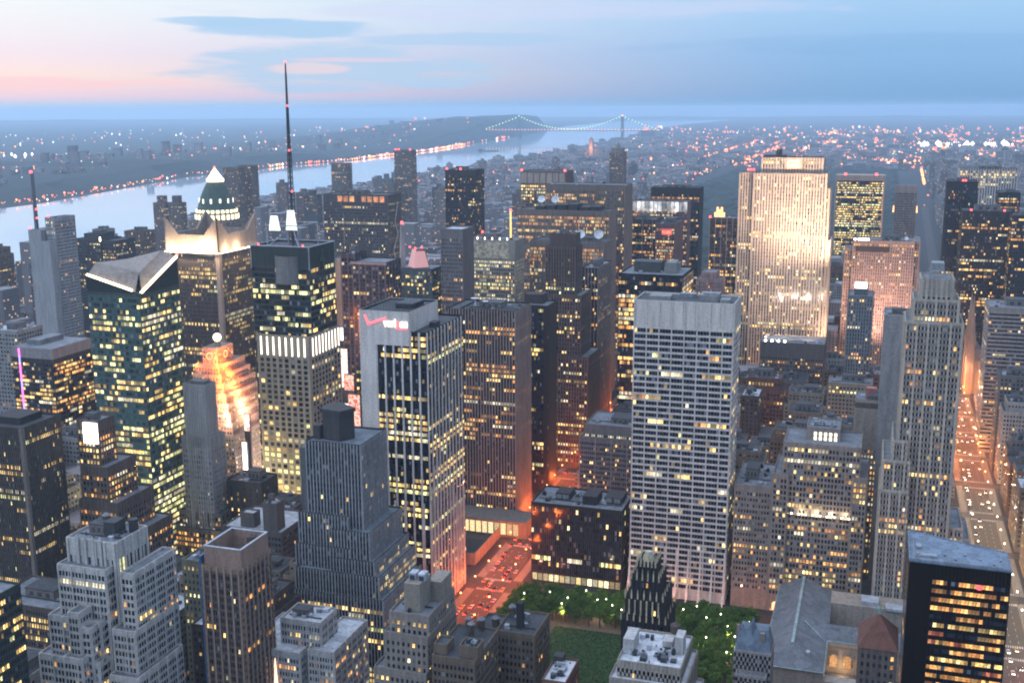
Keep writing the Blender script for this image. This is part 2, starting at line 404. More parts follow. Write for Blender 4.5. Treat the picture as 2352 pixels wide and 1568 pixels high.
# ================================================================ THE SETTING
def street_y(n): return (n-33.5)*80.5
EAST = [(-1700,-900),(-1750,1500),(-1760,2315),(-1850,2564),(-2050,3000),(-2180,3500),(-2160,3950),(-2110,4285),(-2080,4600),(-2190,5300),(-2190,5700),(-2260,6229),(-2210,6700),(-2390,8629),(-2550,10144),(-2600,11600),(-2950,14000),(-3370,16245),(-3700,22000),(-4100,43000)]
WEST = [(-2700,-900),(-2780,2000),(-2821,3083),(-2842,3318),(-3042,4085),(-3245,4842),(-3200,5261),(-3330,5900),(-3218,6521),(-3383,8402),(-3764,10741),(-4128,13038),(-4900,17000),(-5534,20098),(-5831,22857),(-7400,43000)]
def at_shore(S, y):
    for (xa, ya), (xb, yb) in zip(S, S[1:]):
        if ya <= y <= yb: return xa+(xb-xa)*(y-ya)/(yb-ya)
    return S[-1][0]
def land(name, pts, mat):
    mb = MB(); mb.prism(pts, -3, 0, 0); return tag(mb.build(name, mat), kind='structure')
m_ground = wall((.045,.048,.055), .95, .3, 'city_ground')
m_wild = wall((.03,.042,.04), .95, .4, 'wooded_ground')
land('ground', EAST+[(14000,41500),(28000,33500),(38000,20000),(42500,6000),(42500,-900)], m_ground)
land('ground', WEST[::-1]+[(-42500,-900),(-42500,6000),(-38000,20000),(-28000,33500),(-18000,40000)], m_wild)
# the river
m = newmat('river_water'); n = G(m); tc_ = n('ShaderNodeTexCoord')
mp_ = n('ShaderNodeMapping', {'Vector': tc_.outputs['Object'], 'Scale': (1/60, 1/25, 1)})
nz_ = n('ShaderNodeTexNoise', {'Vector': mp_.outputs[0], 'Scale': 1.0, 'Detail': 5.0})
bp_ = n('ShaderNodeBump', {'Height': nz_.outputs[0], 'Strength': .05, 'Distance': 1.0})
pb_ = n('ShaderNodeBsdfPrincipled', {'Base Color': (.34,.44,.50,1), 'Roughness': .05, 'IOR': 1.33, 'Specular IOR Level': .9, 'Normal': bp_.outputs[0]})
n('ShaderNodeOutputMaterial', {0: pb_.outputs[0]})
mb = MB(); mb.quad((-9000,-900,-1.2),(0,-900,-1.2),(0,43000,-1.2),(-9000,43000,-1.2)); tag(mb.build('river', m), kind='structure')
# the wooded cliff along the far shore
mb = MB(); rng = random.Random(3); prev = None
def hh(y): return 48+14*math.sin(y/700)+8*math.sin(y/190) if y < 8500 else 48+(215-48)*min(1, (y-8500)/4200)+6*math.sin(y/300)
y = 1500.
while y < 17600:
    s = at_shore(WEST, y); H_ = hh(y)*(1 if y < 16800 else max(0, (17600-y)/800)); row = []
    for dx, f in ((60,0),(140,.45),(230,.9),(420,1),(900,.95),(1500,.7),(2600,0)):
        row.append((s-dx+rng.uniform(-25,25), y, -.5+H_*f*rng.uniform(.9,1.08)))
    if prev:
        for a, b, c, d in zip(prev, prev[1:], row[1:], row): mb.quad(a, b, c, d)
    prev = row; y += 110
tag(mb.build('hills', m_wild), kind='structure')
# low far ridges closing the horizon
mb = MB(); prev = None; rng = random.Random(5)
for k in range(60):
    a = R0(-62+k*1.1); d = 34000; x_, y_ = d*math.sin(a), d*math.cos(a); z_ = 50+18*math.sin(k*.7)+12*math.sin(k*1.9)
    row = [(x_*.96,y_*.96,0),(x_,y_,max(40,z_)),(x_*1.1,y_*1.1,0)]
    if prev:
        for p_, q_, r_, s_ in zip(prev, prev[1:], row[1:], row): mb.quad(p_, q_, r_, s_)
    prev = row
tag(mb.build('hills', m_wild), kind='structure')
# streets
def av5(y): return 90+max(0, y-1300)*.016
def av6(y): return -238-max(0, y-700)*.04
BWAY = lambda y: -437-(y-900)*.05
mb = MB(); Z1 = .012
m_road = wall((.06,.058,.058), .8, .25, 'asphalt')
def strip(f, w_, ya, yb, z, step=120, m=0):
    y = ya
    while y < yb-.1:
        y2 = min(yb, y+step); mb.quad((f(y)-w_,y,z),(f(y)+w_,y,z),(f(y2)+w_,y2,z),(f(y2)-w_,y2,z), m); y = y2
strip(av5, 9.5, 250, 3900, Z1); strip(av6, 10.5, 300, 2040, Z1); strip(BWAY, 13, 720, 1700, Z1)
for k, xa in enumerate((-745,-1000,-1255,-1500)): strip(lambda y: xa-.01*y, 10, 300, 2040, Z1)
for s in range(36, 60):
    yy = street_y(s); hw = 9 if s in (42, 57) else 5
    mb.quad((-1650,yy-hw,Z1+.006),(300,yy-hw,Z1+.006),(300,yy+hw,Z1+.006),(-1650,yy+hw,Z1+.006))
tag(mb.build('road', m_road), kind='structure')
mb = MB()
for f, w_ in ((av5, 9.5), (av6, 10.5)):
    for s in range(36, 59):
        ya, yb = street_y(s)+(10 if s in (42,57) else 6), street_y(s+1)-(10 if s+1 in (42,57) else 6)
        for sg in (-1, 1):
            xa, xb = sorted((f(ya)+sg*w_, f(ya)+sg*(w_+6))); mb.box(xa, xb, ya, yb, 0, .15, 0, 'b')
tag(mb.build('pavement', wall((.22,.21,.20), .9, .2, 'concrete_paving')), kind='structure')
mb = MB(); ZM = Z1+.02
for f, w_ in ((av5, 9.5), (av6, 10.5)):
    for s in range(37, 56):
        yy = street_y(s)
        for dy in (-8.5, 8.5):
            x_ = f(yy)-w_+1
            while x_ < f(yy)+w_-1: mb.quad((x_,yy+dy-1.5,ZM),(x_+.6,yy+dy-1.5,ZM),(x_+.6,yy+dy+1.5,ZM),(x_,yy+dy+1.5,ZM)); x_ += 1.3
        y = yy+14
        while y < yy+68:
            for q in (-.5, 0, .5): mb.quad((f(y)+q*w_-.1,y,ZM),(f(y)+q*w_+.1,y,ZM),(f(y)+q*w_+.1,y+3,ZM),(f(y)+q*w_-.1,y+3,ZM))
            y += 9
tag(mb.build('road_markings', plain('road_paint', (.6,.6,.58), .8)), kind='structure')
# the park behind the towers (far-off woods read as one mass)
m_wood = wall((.022,.038,.028), .95, .6, 'tree_tops')
mb = MB(); rng = random.Random(11); cells = {}
def wz(i, j): return 10+5*math.sin(i*1.7+j*.9)+rng.uniform(-3, 4)
nx, ny = 40, 130; xs = [-735+i*(800/nx) for i in range(nx+1)]; ys = [2085+j*(4000/ny) for j in range(ny+1)]
zz = [[wz(i,j) if 0 < i < nx and 0 < j < ny else 0 for j in range(ny+1)] for i in range(nx+1)]
jx = [[(rng.uniform(-7,7), rng.uniform(-10,10)) for j in range(ny+1)] for i in range(nx+1)]
for i in range(nx):
    for j in range(ny):
        P_ = lambda a, b: (xs[a]+jx[a][b][0]-.035*(ys[b]-2085)*0, ys[b]+jx[a][b][1], zz[a][b])
        mb.quad(P_(i,j), P_(i+1,j), P_(i+1,j+1), P_(i,j+1))
tag(mb.build('park_woods', m_wood), 'dark green wooded park stretching away behind the towers', 'woods', kind='stuff')
# the small park: lawn and gravel paths
mb = MB(); mb.quad((-214,533,.03),(-52,533,.03),(-52,676,.03),(-214,676,.03)); tag(mb.build('path', wall((.20,.17,.14), .95, .3, 'gravel')), kind='structure')
m_lawn = wall((.04,.09,.02), .95, .6, 'lawn_grass')
mb = MB(); mb.box(-181, -96, 560, 637, .03, .13, 0, 'b'); tag(mb.build('lawn', m_lawn), 'green lawn in the middle of the small tree lined park', 'lawn', kind='stuff')
mb = MB(); rng = random.Random(2)
for _ in range(9000):
    x_, y_ = rng.uniform(-180.5,-96.5), rng.uniform(560.5,636.5); h_ = rng.uniform(.12,.4); a = rng.uniform(0, 6.28); s = rng.uniform(.3,.7)
    mb.quad((x_-s*math.cos(a),y_-s*math.sin(a),.12),(x_+s*math.cos(a),y_+s*math.sin(a),.12),(x_+s*.4*math.cos(a),y_+s*.4*math.sin(a)+.15,.12+h_),(x_-s*.4*math.cos(a),y_-s*.4*math.sin(a)+.15,.12+h_))
tag(mb.build('grass', m_lawn), 'tufts of grass growing all over the park lawn', 'grass', kind='stuff')
# ================================================================ THE SUSPENSION BRIDGE
def bridge():
    ye, xe, xw, zd, zt = 11550., -2580., -3690., 95., 238.
    root = empty('suspension_bridge', (xe+xw)/2, ye, 0, label='long suspension bridge strung with lights across the far river', cat='bridge')
    st_ = plain('bridge_steel', (.16,.19,.23), .7)
    for x in (xe, xw):
        m = MB()
        for dy in (-16, 16):
            for dx in (-9, 9): m.tube((x+dx,ye+dy,0),(x+dx*.7,ye+dy,zt-6), 4.2, 6)
        for z in (35, zd-6, 150, 195, zt-8): m.box(x-13, x+13, ye-19, ye+19, z-4, z+4)
        for z0_, z1_ in ((39, zd-10), (zd, 146), (154, 191), (199, zt-12)):
            m.tube((x-9,ye-16,z0_),(x-9,ye+16,z1_),2.2,4); m.tube((x-9,ye+16,z0_),(x-9,ye-16,z1_),2.2,4)
        m.build('tower', st_, root)
    m = MB(); m.box(xw-420, xe+420, ye-15, ye+15, zd-9, zd); m.box(xe+200, xe+330, ye-15, ye+15, 0, zd-9.1); m.build('deck', st_, root)
    pts = []
    for k in range(37): u = k/36; pts.append((xw+(xe-xw)*u, zd+8+(zt-zd-8)*(2*u-1)**2))
    sl_ = [(xw-400*(k/11), zt+(zd-zt)*(k/11)**.85) for k in range(1, 12)]; sr = [(xe+380*(k/11), zt+(zd-zt)*(k/11)**.85) for k in range(1, 12)]
    m = MB()
    for ch in (pts, [pts[0]]+sl_, [pts[-1]]+sr):
        for dy in (-16, 16):
            for a, b in zip(ch, ch[1:]): m.tube((a[0],ye+dy,a[1]),(b[0],ye+dy,b[1]), 1.3, 4)
    m.each('cable', st_, root)
    m = MB()
    for x, z in pts[1:-1]+sl_[:-1]+sr[:-1]:
        for dy in (-16, 16): m.tube((x,ye+dy,zd-1),(x,ye+dy,z), .35, 3)
    m.build('hanger', st_, root)['kind'] = 'stuff'
    me = None
    for nm, lst, mt, r in (('cable_light', [(x,z+3) for x,z in pts+sl_+sr], glow('bridge_green_light', (.62,1,.42), 2.2), 6.5), ('deck_light', [(xw-400+k*36, zd+4) for k in range(53)], glow('bridge_orange_light', (1,.36,.14), 2.6), 6.5)):
        mm = MB(); mm.cone(0,0,-r*.8,r*.2,r*.5,r,8); mm.cone(0,0,r*.2,r,r,r*.4,8); me = bpy.data.meshes.new(nm); me.from_pydata(mm.v, [], mm.f); me.materials.append(mt)
        for x, z in lst: child(nm, me, root, (x-root['_o'][0], -17, z))
    red_lights(root, [(xe-9,ye,zt),(xe+9,ye,zt)], 6)
bridge()
# ================================================================ NAMED BUILDINGS  (x0,x1,y0,y1,roof height)
T = json.loads('''{"westin":[-698.0,-656.1,760.0,809.7,123.9],"tst":[-496.4,-455.8,613.0,643.3,213.7],"astor":[-602.7,-550.2,854.0,888.2,198.6],"wwp":[-887.2,-829.5,1310.0,1360.0,182.2],"cn":[-429.8,-383.2,705.0,736.7,227.1],"cnlow":[-422.1,-383.5,700.0,735.5,161.5],"par":[-526.2,-507.0,775.0,815.0,129.5],"bush":[-446.3,-428.5,640.0,652.7,137.7],"bushlow":[-449.8,-427.1,636.0,657.6,100.6],"l7":[-452.7,-437.4,540.0,555.5,138.7],"l6":[-490.9,-457.4,500.0,532.2,143.6],"f1a":[-351.8,-324.7,404.0,433.7,126.2],"f1b":[-352.0,-317.7,400.0,430.6,115.3],"f1c":[-357.0,-315.4,396.0,426.7,91.5],"f1d":[-360.0,-312.9,392.0,423.5,73.3],"f2a":[-294.2,-273.0,430.0,446.4,119.7],"f2b":[-294.3,-272.8,427.0,449.8,111.1],"f3a":[-273.8,-251.7,458.0,464.4,72.9],"f3b":[-288.4,-248.5,450.0,489.1,60.5],"f4a":[-302.5,-267.3,545.0,556.9,137.7],"f4b":[-278.8,-261.3,540.0,559.9,88.5],"f4c":[-278.7,-257.5,537.0,563.8,73.0],"f4d":[-279.7,-253.4,534.0,559.7,65.7],"f4e":[-278.9,-249.8,531.0,561.9,53.5],"f5":[-208.7,-188.7,450.0,483.3,89.8],"f5p":[-204.6,-187.1,460.0,485.0,97.7],"f7":[-175.2,-158.9,430.0,462.8,83.9],"f6":[-162.7,-143.5,470.0,494.9,77.6],"f8":[-131.1,-120.1,440.0,462.5,72.7],"f10":[-97.2,-69.7,440.0,457.8,87.4],"f9":[-107.0,-85.6,492.0,517.0,85.6],"hbo":[-216.1,-151.2,700.0,716.3,57.1],"grace":[-147.2,-83.6,700.0,733.5,200.3],"m13":[-205.8,-163.0,790.0,813.8,78.6],"m13p":[-203.2,-160.9,795.0,835.0,87.7],"m6":[-303.1,-257.9,796.0,834.9,170.7],"ver":[-302.2,-257.9,621.0,683.9,199.1],"verlow":[-291.7,-258.2,621.0,684.2,187.2],"verblk":[-302.2,-269.0,621.0,667.2,199.1],"m7":[-280.0,-258.1,883.0,910.7,160.1],"m8":[-283.1,-253.8,960.0,982.9,203.1],"m9":[-270.1,-253.8,1040.0,1096.5,170.6],"b1211":[-349.9,-270.5,1130.0,1173.5,184.1],"mg":[-389.0,-283.8,1210.0,1246.2,209.4],"ex":[-379.4,-284.3,1290.0,1330.6,232.1],"tl":[-442.5,-383.0,1390.0,1430.0,241.4],"wht":[-402.1,-350.5,1080.0,1110.0,189.4],"m11":[-210.2,-155.4,935.0,991.9,182.1],"ubs":[-271.8,-247.3,1418.0,1476.4,176.3],"ubsl":[-303.7,-273.2,1425.0,1465.0,180.4],"cbs":[-320.1,-244.9,1500.0,1524.9,198.2],"drk":[-310.7,-242.1,1580.0,1595.7,210.5],"orng":[-186.8,-151.3,1300.0,1330.0,196.4],"pink":[-181.8,-156.2,1180.0,1210.0,143.3],"ge":[-134.8,-58.3,1268.0,1296.0,249.7],"gel":[-152.0,-135.9,1278.0,1296.0,249.4],"get":[-127.4,-62.1,1272.0,1292.0,266.6],"gef":[-108.2,-45.7,1130.0,1170.0,90.5],"solow":[-74.4,2.8,1935.0,1975.0,210.8],"intl":[-28.8,37.6,1345.0,1385.0,170.8],"r5":[-25.4,-2.6,1100.0,1135.0,145.5],"r5t":[-20.3,-8.0,1110.0,1130.0,155.0],"s712":[17.8,49.2,1800.0,1825.0,204.0],"d21":[76.6,112.0,1520.0,1560.0,228.5],"gm":[118.6,206.9,2010.0,2055.0,219.8],"d40":[147.6,175.5,1650.0,1690.0,206.5],"oly":[91.2,145.5,1430.0,1480.0,199.6],"oly2":[141.9,175.9,1400.0,1450.0,197.9],"strp":[99.8,146.4,1110.0,1155.0,139.1],"p500a":[24.5,42.7,700.0,725.0,221.2],"p500b":[21.0,46.4,697.0,729.0,211.1],"p500c":[17.3,48.7,694.0,730.0,196.3],"p500low":[9.5,24.6,690.0,730.0,124.6],"p500t":[30.2,37.2,705.0,719.0,229.3],"salc":[-37.3,-16.7,716.0,741.0,120.9],"sala":[-50.3,-3.2,704.0,739.0,113.7],"salb":[-55.8,1.4,700.0,745.0,93.1],"aeo":[-79.5,-56.3,700.0,750.0,83.8],"bl37":[-9.9,12.3,775.0,825.0,120.3],"hs":[20.0,60.0,480.0,500.2,131.0],"spire":[104.4,104.9,1350.0,1351.0,115.1],"pale":[-911.1,-894.9,1050.0,1072.4,188.9],"dkl":[-945.5,-885.6,1150.0,1160.9,165.5],"tsq1":[-652.5,-566.3,1250.0,1269.3,218.7],"tan1":[-507.2,-494.6,980.0,1010.0,177.6],"mlt":[-444.0,-411.6,900.0,921.6,188.1],"obel":[-442.5,-434.3,1000.0,1012.0,173.1],"gl2":[-570.2,-526.0,1450.0,1460.5,238.5],"w60":[-1112.5,-1067.6,2500.0,2530.0,224.1],"w61":[-1229.4,-1190.1,2400.0,2430.0,196.8],"w62":[-1266.2,-1233.2,2000.0,2030.0,206.2],"w63":[-1263.7,-1233.2,2050.0,2080.0,208.2],"tw1":[-1257.8,-1232.0,1750.0,1770.0,168.0],"tw2":[-1225.6,-1201.0,1750.0,1770.0,168.6],"cnr":[-398.7,-376.6,1000.0,1030.0,208.2],"grb":[-470.5,-421.9,640.0,647.7,46.6],"dkb":[-422.7,-395.2,650.0,658.2,68.4],"sqa":[-453.1,-441.5,880.0,900.0,62.8],"sqb":[-465.2,-454.3,905.0,941.0,106.8],"sqc":[-475.4,-464.7,930.0,942.0,121.0],"sqd":[-437.0,-426.0,870.0,900.0,74.5],"sqe":[-448.1,-438.7,885.0,899.0,88.0],"sqf":[-477.7,-473.7,760.0,800.0,58.7],"sqg":[-477.8,-473.0,765.0,779.0,80.9],"big2":[-528.3,-499.6,2250.0,2280.0,232.4]}''')
def t(k, z0=0, dx0=0, dx1=0, dy0=0, dy1=0, dz=0, S=None):
    a = T[k]; r = (a[0]+dx0, a[1]+dx1, a[2]+dy0, a[3]+dy1, z0, a[4]+dz)
    return r+(S,) if S else r
LIME = (.40,.38,.36); PALE = (.50,.50,.50); TAN = (.36,.29,.24); BRN = (.17,.14,.13); CHAR = (.05,.05,.055); GREY = (.26,.27,.30); WHT_ = (.74,.74,.75); BRICK = (.22,.13,.11)
pane_frame = wall((.03,.03,.035))
# ---- white grid tower ------------------------------------------------------
S = st(2.05, 3.95, .95, .66, .5, 4, .8, .38, 8, 17, .5, 'mix', .02, .34, .30, .035, col=WHT_)
a = T['grace']; r = tower('office_tower', 'white tower of long horizontal window strips between white ribs, standing by the park trees', [t('grace')], S, near=True, seed=5, gear=0, roof=ROOFD)
m = MB(); x0, x1, y0, y1, z = a
for k in range(9): m.box(x0+.5+k*(x1-x0-1)/8-.06, x0+.5+k*(x1-x0-1)/8+.06, y0-.06, y0, z-16, z-.1)
m.each('joint', DKSTEEL, r)
FL = MB()   # the flared foot of the slab
for k in range(8):
    u0, u1 = 30*(1-k/8)**1, 30*(1-(k+1)/8); d0, d1 = 9*((1-k/8)**2.2), 9*((1-(k+1)/8)**2.2)
for k in range(9):
    xx = x0+.5+k*(x1-x0-1)/8
    for j in range(8):
        za, zb = j*4.5, (j+1)*4.5; da, db = 9*(1-j/8)**2.2, 9*(1-(j+1)/8)**2.2
        FL.quad((xx-.6,y0-da-.6,za),(xx+.6,y0-da-.6,za),(xx+.6,y0-db-.6,zb),(xx-.6,y0-db-.6,zb))
FL.each('flared_rib', wall(WHT_), r)
m = MB(); m.box(x0+8,x0+22,y0+8,y0+20,z-1.1,z+1.5); m.box(x0+40,x0+52,y0+10,y0+26,z-1.1,z+3); m.box(x0+54,x0+60,y0+6,y0+14,z-1.1,z+1.4); m.each('penthouse', wall((.3,.33,.36)), r)
m = MB()
for k in range(6): m.cone(x0+12+k*1.8, y0+14, z-1, z+.3, .8, .8, 10)
for k in range(5): m.cone(x0+43+k*2, y0+13, z+3, z+4.1, .9, .9, 10)
m.tube((x0+30,y0+20,z-1),(x0+30,y0+20,z+6),.15); m.box(x0+26,x0+36,y0+22,y0+27,z-1.1,z+1.7); m.each('roof_unit', [STEEL], r)
# ---- white framed black tower with the sign -------------------------------
a = T['ver']; v = T['verlow']; vb = T['verblk']
SV = st(1.45, 3.75, .96, .62, .7, 4, 1.15, .06, 4, 1.5, .4, 'yellow', .26, .22, .6, .03, col=(.012,.012,.016), pcol=(.80,.79,.80), scol=(.012,.012,.016))
SVE = dict(SV); SVE['pe'] = 3; SVE['full'] = .2; SVE['pw'] = .9
r = tower('office_tower', 'black glass tower in a white frame with white ribs and a lit sign', [(v[0], v[1], v[2], v[3], 0, v[4], SV), (vb[0], v[0], vb[2], v[3]-2, 0, v[4], None), (vb[0], vb[1], vb[2]-.9, vb[3], v[4]-9, vb[4], None)], SV, near=True, seed=11, gear=0, roof=ROOFD, faces='SE')
m = MB(); wv = wall((.80,.79,.80))
m.box(vb[0]-.02, v[0]+.3, vb[2]-1.0, v[3]-1.9, 0, v[4]-9.02); m.box(vb[0]-.1, vb[1]+.1, vb[2]-1.1, vb[3]+.1, v[4]-9, vb[4]+.3, 0, 't'); m.each('white_frame', wv, r)
# extra ribs halfway between, lower half only
m = MB(); n_ = 5
for k in range(n_): xx = v[0]+.4+(k+.5)*(v[1]-v[0]-.8)/n_; m.box(xx-.5, xx+.5, v[2]-.66, v[2]+.1, 0, 78)
for k in range(12): yy = v[2]+.4+(k+.5)*(v[3]-v[2]-.8)/12; m.box(v[1]-.1, v[1]+.66, yy-.35, yy+.35, 0, 88+26*math.sin(k*.5))
m.each('rib', wv, r)
W_ = vb[1]-vb[0]; zt = vb[4]
m = MB(); ys = vb[2]-1.55
def bar2(p, q, th): # flat stroke of the check mark
    d = Vector((q[0]-p[0],0,q[1]-p[1])).normalized(); n2 = Vector((-d.z,0,d.x))*th/2
    A = [(p[0]+n2.x,p[1]+n2.z),(p[0]-n2.x,p[1]-n2.z),(q[0]-n2.x,q[1]-n2.z),(q[0]+n2.x,q[1]+n2.z)]
    m.quad(*[(x,ys,z) for x,z in A]); 
    for (x_,z_),(x2,z2) in zip(A, A[1:]+A[:1]): m.quad((x_,ys,z_),(x2,ys,z2),(x2,ys+.5,z2),(x_,ys+.5,z_))
cx0 = vb[0]+W_*.115
bar2((cx0,zt-2.6),(cx0+2.8,zt-8.9),1.2); bar2((cx0+2.2,zt-8.5),(cx0+W_*.43,zt-4.0),1.4); m.build('sign_check_mark', glow('red_sign_light', (1,.10,.12), 1.9), r)
text('veri', 7.6, (vb[0]+W_*.50, ys, zt-9.3), (math.pi/2,0,0), glow('white_sign_light', (1,.92,.72), 3.0), r, width=W_*.24)
text('z', 7.6, (vb[0]+W_*.755, ys, zt-9.3), (math.pi/2,0,0), glow('red_sign_light', (1,.10,.12), 1.9), r, width=W_*.055)
text('on', 7.6, (vb[0]+W_*.825, ys, zt-9.3), (math.pi/2,0,0), glow('white_sign_light', (1,.92,.72), 3.0), r, width=W_*.145)
m = MB(); m.box(vb[0]+W_*.745, vb[0]+W_*.97, ys-.1, ys+.3, zt-10.6, zt-9.9); m.build('sign_underline', glow('red_sign_light', (1,.10,.12), 1.9), r)
m = MB()
for k in range(14): xx = vb[0]+3+k*2.1; m.tube((xx,vb[2]+6,zt-1),(xx,vb[2]+6,zt+3.4),.12,4); m.tube((xx,vb[2]+6,zt+3.4),(xx,vb[2]+30,zt+3.4),.12,4)
for k in range(6): m.tube((vb[0]+3,vb[2]+6+k*4.8,zt+3.4),(vb[0]+31,vb[2]+6+k*4.8,zt+3.4),.12,4)
m.box(vb[0]+16,vb[0]+28,vb[2]+18,vb[2]+36,zt-1,zt+2); m.box(v[1]-7,v[1]-3,v[2]+22,v[2]+30,v[4]-1,v[4]+2.2); m.each('roof_unit', [DKSTEEL], r)
# ---- row west of the avenue, from near to far ------------------------------
S = st(2.3, 3.7, .62, .62, .6, 1, None, .12, 12, 2.5, .3, 'orange', .06, .30, .45, .04, col=(.03,.028,.03), pcol=(.36,.31,.30), scol=(.03,.028,.03))
S['top'] = 1; a = T['m6']
r = tower('office_tower', 'grey brown ribbed tower with patches of lit floors, right of the sign tower', [t('m6'), (a[0]-14,a[0],a[2]+6,a[3]+14,0,a[4]-2)], S, near=True, seed=3, gear=8, roof=ROOFD)
m = MB(); m.cone(a[0]+8,a[2]+14,a[4]-1,a[4]+4,.8,.5,8); m.cone(a[0]+8,a[2]+12.5,a[4]+4,a[4]+6,.4,3.2,14); m.cone(a[0]+16,a[2]+16,a[4]-1,a[4]+2,.8,.5,8); m.cone(a[0]+16,a[2]+14.6,a[4]+2,a[4]+3.6,.3,2.4,14); m.each('satellite_dish', WHITE, r)
m = MB(); m.box(a[0]-3,a[1]+16,a[2]-26,a[2]-.8,0,13,0,''); m.build('entrance_pavilion', wall((.2,.2,.2)), r)
m = MB()
for k in range(11): m.quad((a[0]+1+k*5,a[2]-26.1,2),(a[0]+5+k*5,a[2]-26.1,2),(a[0]+5+k*5,a[2]-26.1,11),(a[0]+1+k*5,a[2]-26.1,11))
m.each('shop_window', lit('lit_lobby', (1,.62,.25), (1,.75,.4), .7, 1.6), r)
S = st(1.6, 3.7, .8, .7, .15, 1, None, .06, 6, 2, .3, 'yellow', .03, .16, .4, .06, col=(.02,.02,.025), pcol=(.035,.035,.04), scol=(.02,.02,.025)); S2 = dict(S, pcol=(.12,.10,.09), scol=(.12,.10,.09))
a = T['m7']; r = tower('office_tower', 'dark black tower with a curved edged roof, squeezed behind the grey brown ribbed tower', [t('m7')], S, near=True, seed=8, gear=0, roof=ROOF)
m = MB(); m.box(a[0]-2,a[0]+14,a[2]+12,a[3]-2,a[4]-1,a[4]+7); m.each('penthouse', wall((.06,.05,.05)), r)
m = MB(); m.prism([(a[1],a[2]-.3)]+[(a[1]-4+4.4*math.cos(R0(q)), a[2]+4-4.4*math.sin(R0(q))) for q in range(85,-1,-14)]+[(a[1]+.3,a[3])], 0, a[4]-.6); m.build('curved_corner', wall((.03,.028,.03)), r)
S = st(2.4, 3.7, .55, .6, .5, 1, None, .3, 6, 2, .5, 'yellow', .06, .3, .5, .1, col=(.10,.085,.085), pcol=(.16,.135,.135), scol=(.10,.085,.085))
a = T['m8']; zt = a[4]
r = tower('office_tower', 'brown granite tower with stepped shoulders and a barrel vaulted penthouse, beside the avenue', [(a[0]+3,a[1]-2,a[2]+4,a[3]-3,zt-14,zt+8,None),(a[0],a[1]-1,a[2],a[3],0,zt-3),(a[0]-5,a[1]+6,a[2]-7,a[3]+4,0,zt-45),(a[0]-2,a[1]+14,a[2]-12,a[3]+10,0,104)], S, near=True, seed=21, gear=3, roof=ROOF)
m = MB()
for k in range(4): m.box(a[0]+2+k*7.2, a[0]+7.4+k*7.2, a[2]-.3, a[2]+.2, zt-34, zt-5)
m.each('louvre', wall((.035,.035,.04)), r)
S = st(1.5, 3.8, .6, .65, .55, 2, .75, .05, 5, 4, .3, 'orange', .06, .25, .5, .07, col=(.03,.03,.035), pcol=(.30,.28,.28), scol=(.035,.035,.04))
SS = dict(S, pe=8, pw=1.6)
r = tower('office_tower', 'slender black tower with pale ribs, between the vaulted brown and flat-roofed black towers', [t('m9', S=S)], SS, near=True, seed=6, gear=5, roof=ROOF)
S = st(1.5, 3.8, .55, .7, .6, 1, None, .1, 5, 6, .3, 'orange', .22, .3, .6, .08, col=(.16,.14,.135), pcol=(.34,.30,.285), scol=(.13,.115,.11))
def dish(root, x, y, z, r=4.5):
    m = MB(); m.tube((x,y,z),(x,y,z+r*.8),.5,6)
    n_ = 16; d = Vector((.12,-.86,.5)).normalized(); q = d.to_track_quat('Z','Y'); c = Vector((x,y,z+r*1.15)); i = len(m.v)
    rings = [(0,0),(r*.5,.28*r*.25),(r*.85,.72*r*.25),(r,r*.25)]
    for rr, hh_ in rings:
        for k in range(n_): m.v.append(tuple(c+q @ Vector((rr*math.cos(6.2832*k/n_), rr*math.sin(6.2832*k/n_), hh_))))
    for a_ in range(3):
        for k in range(n_):
            j = (k+1) % n_; m.f.append((i+a_*n_+k, i+a_*n_+j, i+(a_+1)*n_+j, i+(a_+1)*n_+k)); m.m.append(0)
    m.tube(tuple(c), tuple(c+d*r*.7), .15, 4); m.each('satellite_dish', WHITE, root)
a = T['b1211']; r = tower('office_tower', 'pale ribbed slab with two large white dishes, nearest of three ribbed slabs', [t('b1211')], S, seed=9, gear=6, roof=ROOFD)
dish(r, a[1]-27, a[2]+10, a[4]+1, 5); dish(r, a[1]-8, a[2]+12, a[4]+1, 5)
a = T['mg']; r = tower('office_tower', 'wide grey brown slab with dark roof plant, middle of three ribbed slabs', [t('mg')], S, seed=10, gear=0, roof=ROOFD)
m = MB()
for k in range(6): m.box(a[0]+18+k*13, a[0]+28+k*13, a[2]+8, a[3]-6, a[4]-1, a[4]+3+(k*5) % 4)
m.each('penthouse', wall((.05,.05,.055)), r); dish(r, a[0]+24, a[2]+14, a[4]+5, 4.5); dish(r, a[0]+40, a[2]+14, a[4]+5, 4.5)
r = tower('office_tower', 'tall grey brown ribbed slab with a blank pink edge, farthest of the three ribbed slabs', [t('ex')], dict(S, full=.12), seed=12, gear=4, roof=ROOF, gearbig=False)
S = st(3, 4, .6, .55, .4, 2, .8, .2, 5, 16, .3, 'yellow', .4, .4, .7, .2, col=(.15,.13,.13), pcol=(.30,.22,.20), scol=(.2,.16,.15)); a = T['tl']
r = tower('office_tower', 'tower with a crown of large pale panels and red lamps at its roof corners', [t('tl')], S, seed=1, gear=0, roof=ROOFD)
m = MB()
for k in range(7): m.box(a[0]+1+k*8.4, a[0]+8+k*8.4, a[2]-.5, a[2]-.02, a[4]-15, a[4]-2)
m.each('crown_panel', wall((.42,.40,.38)), r); red_lights(r, [(a[0]+1,a[2]+1,a[4]),(a[1]-1,a[2]+1,a[4])], 1.6)
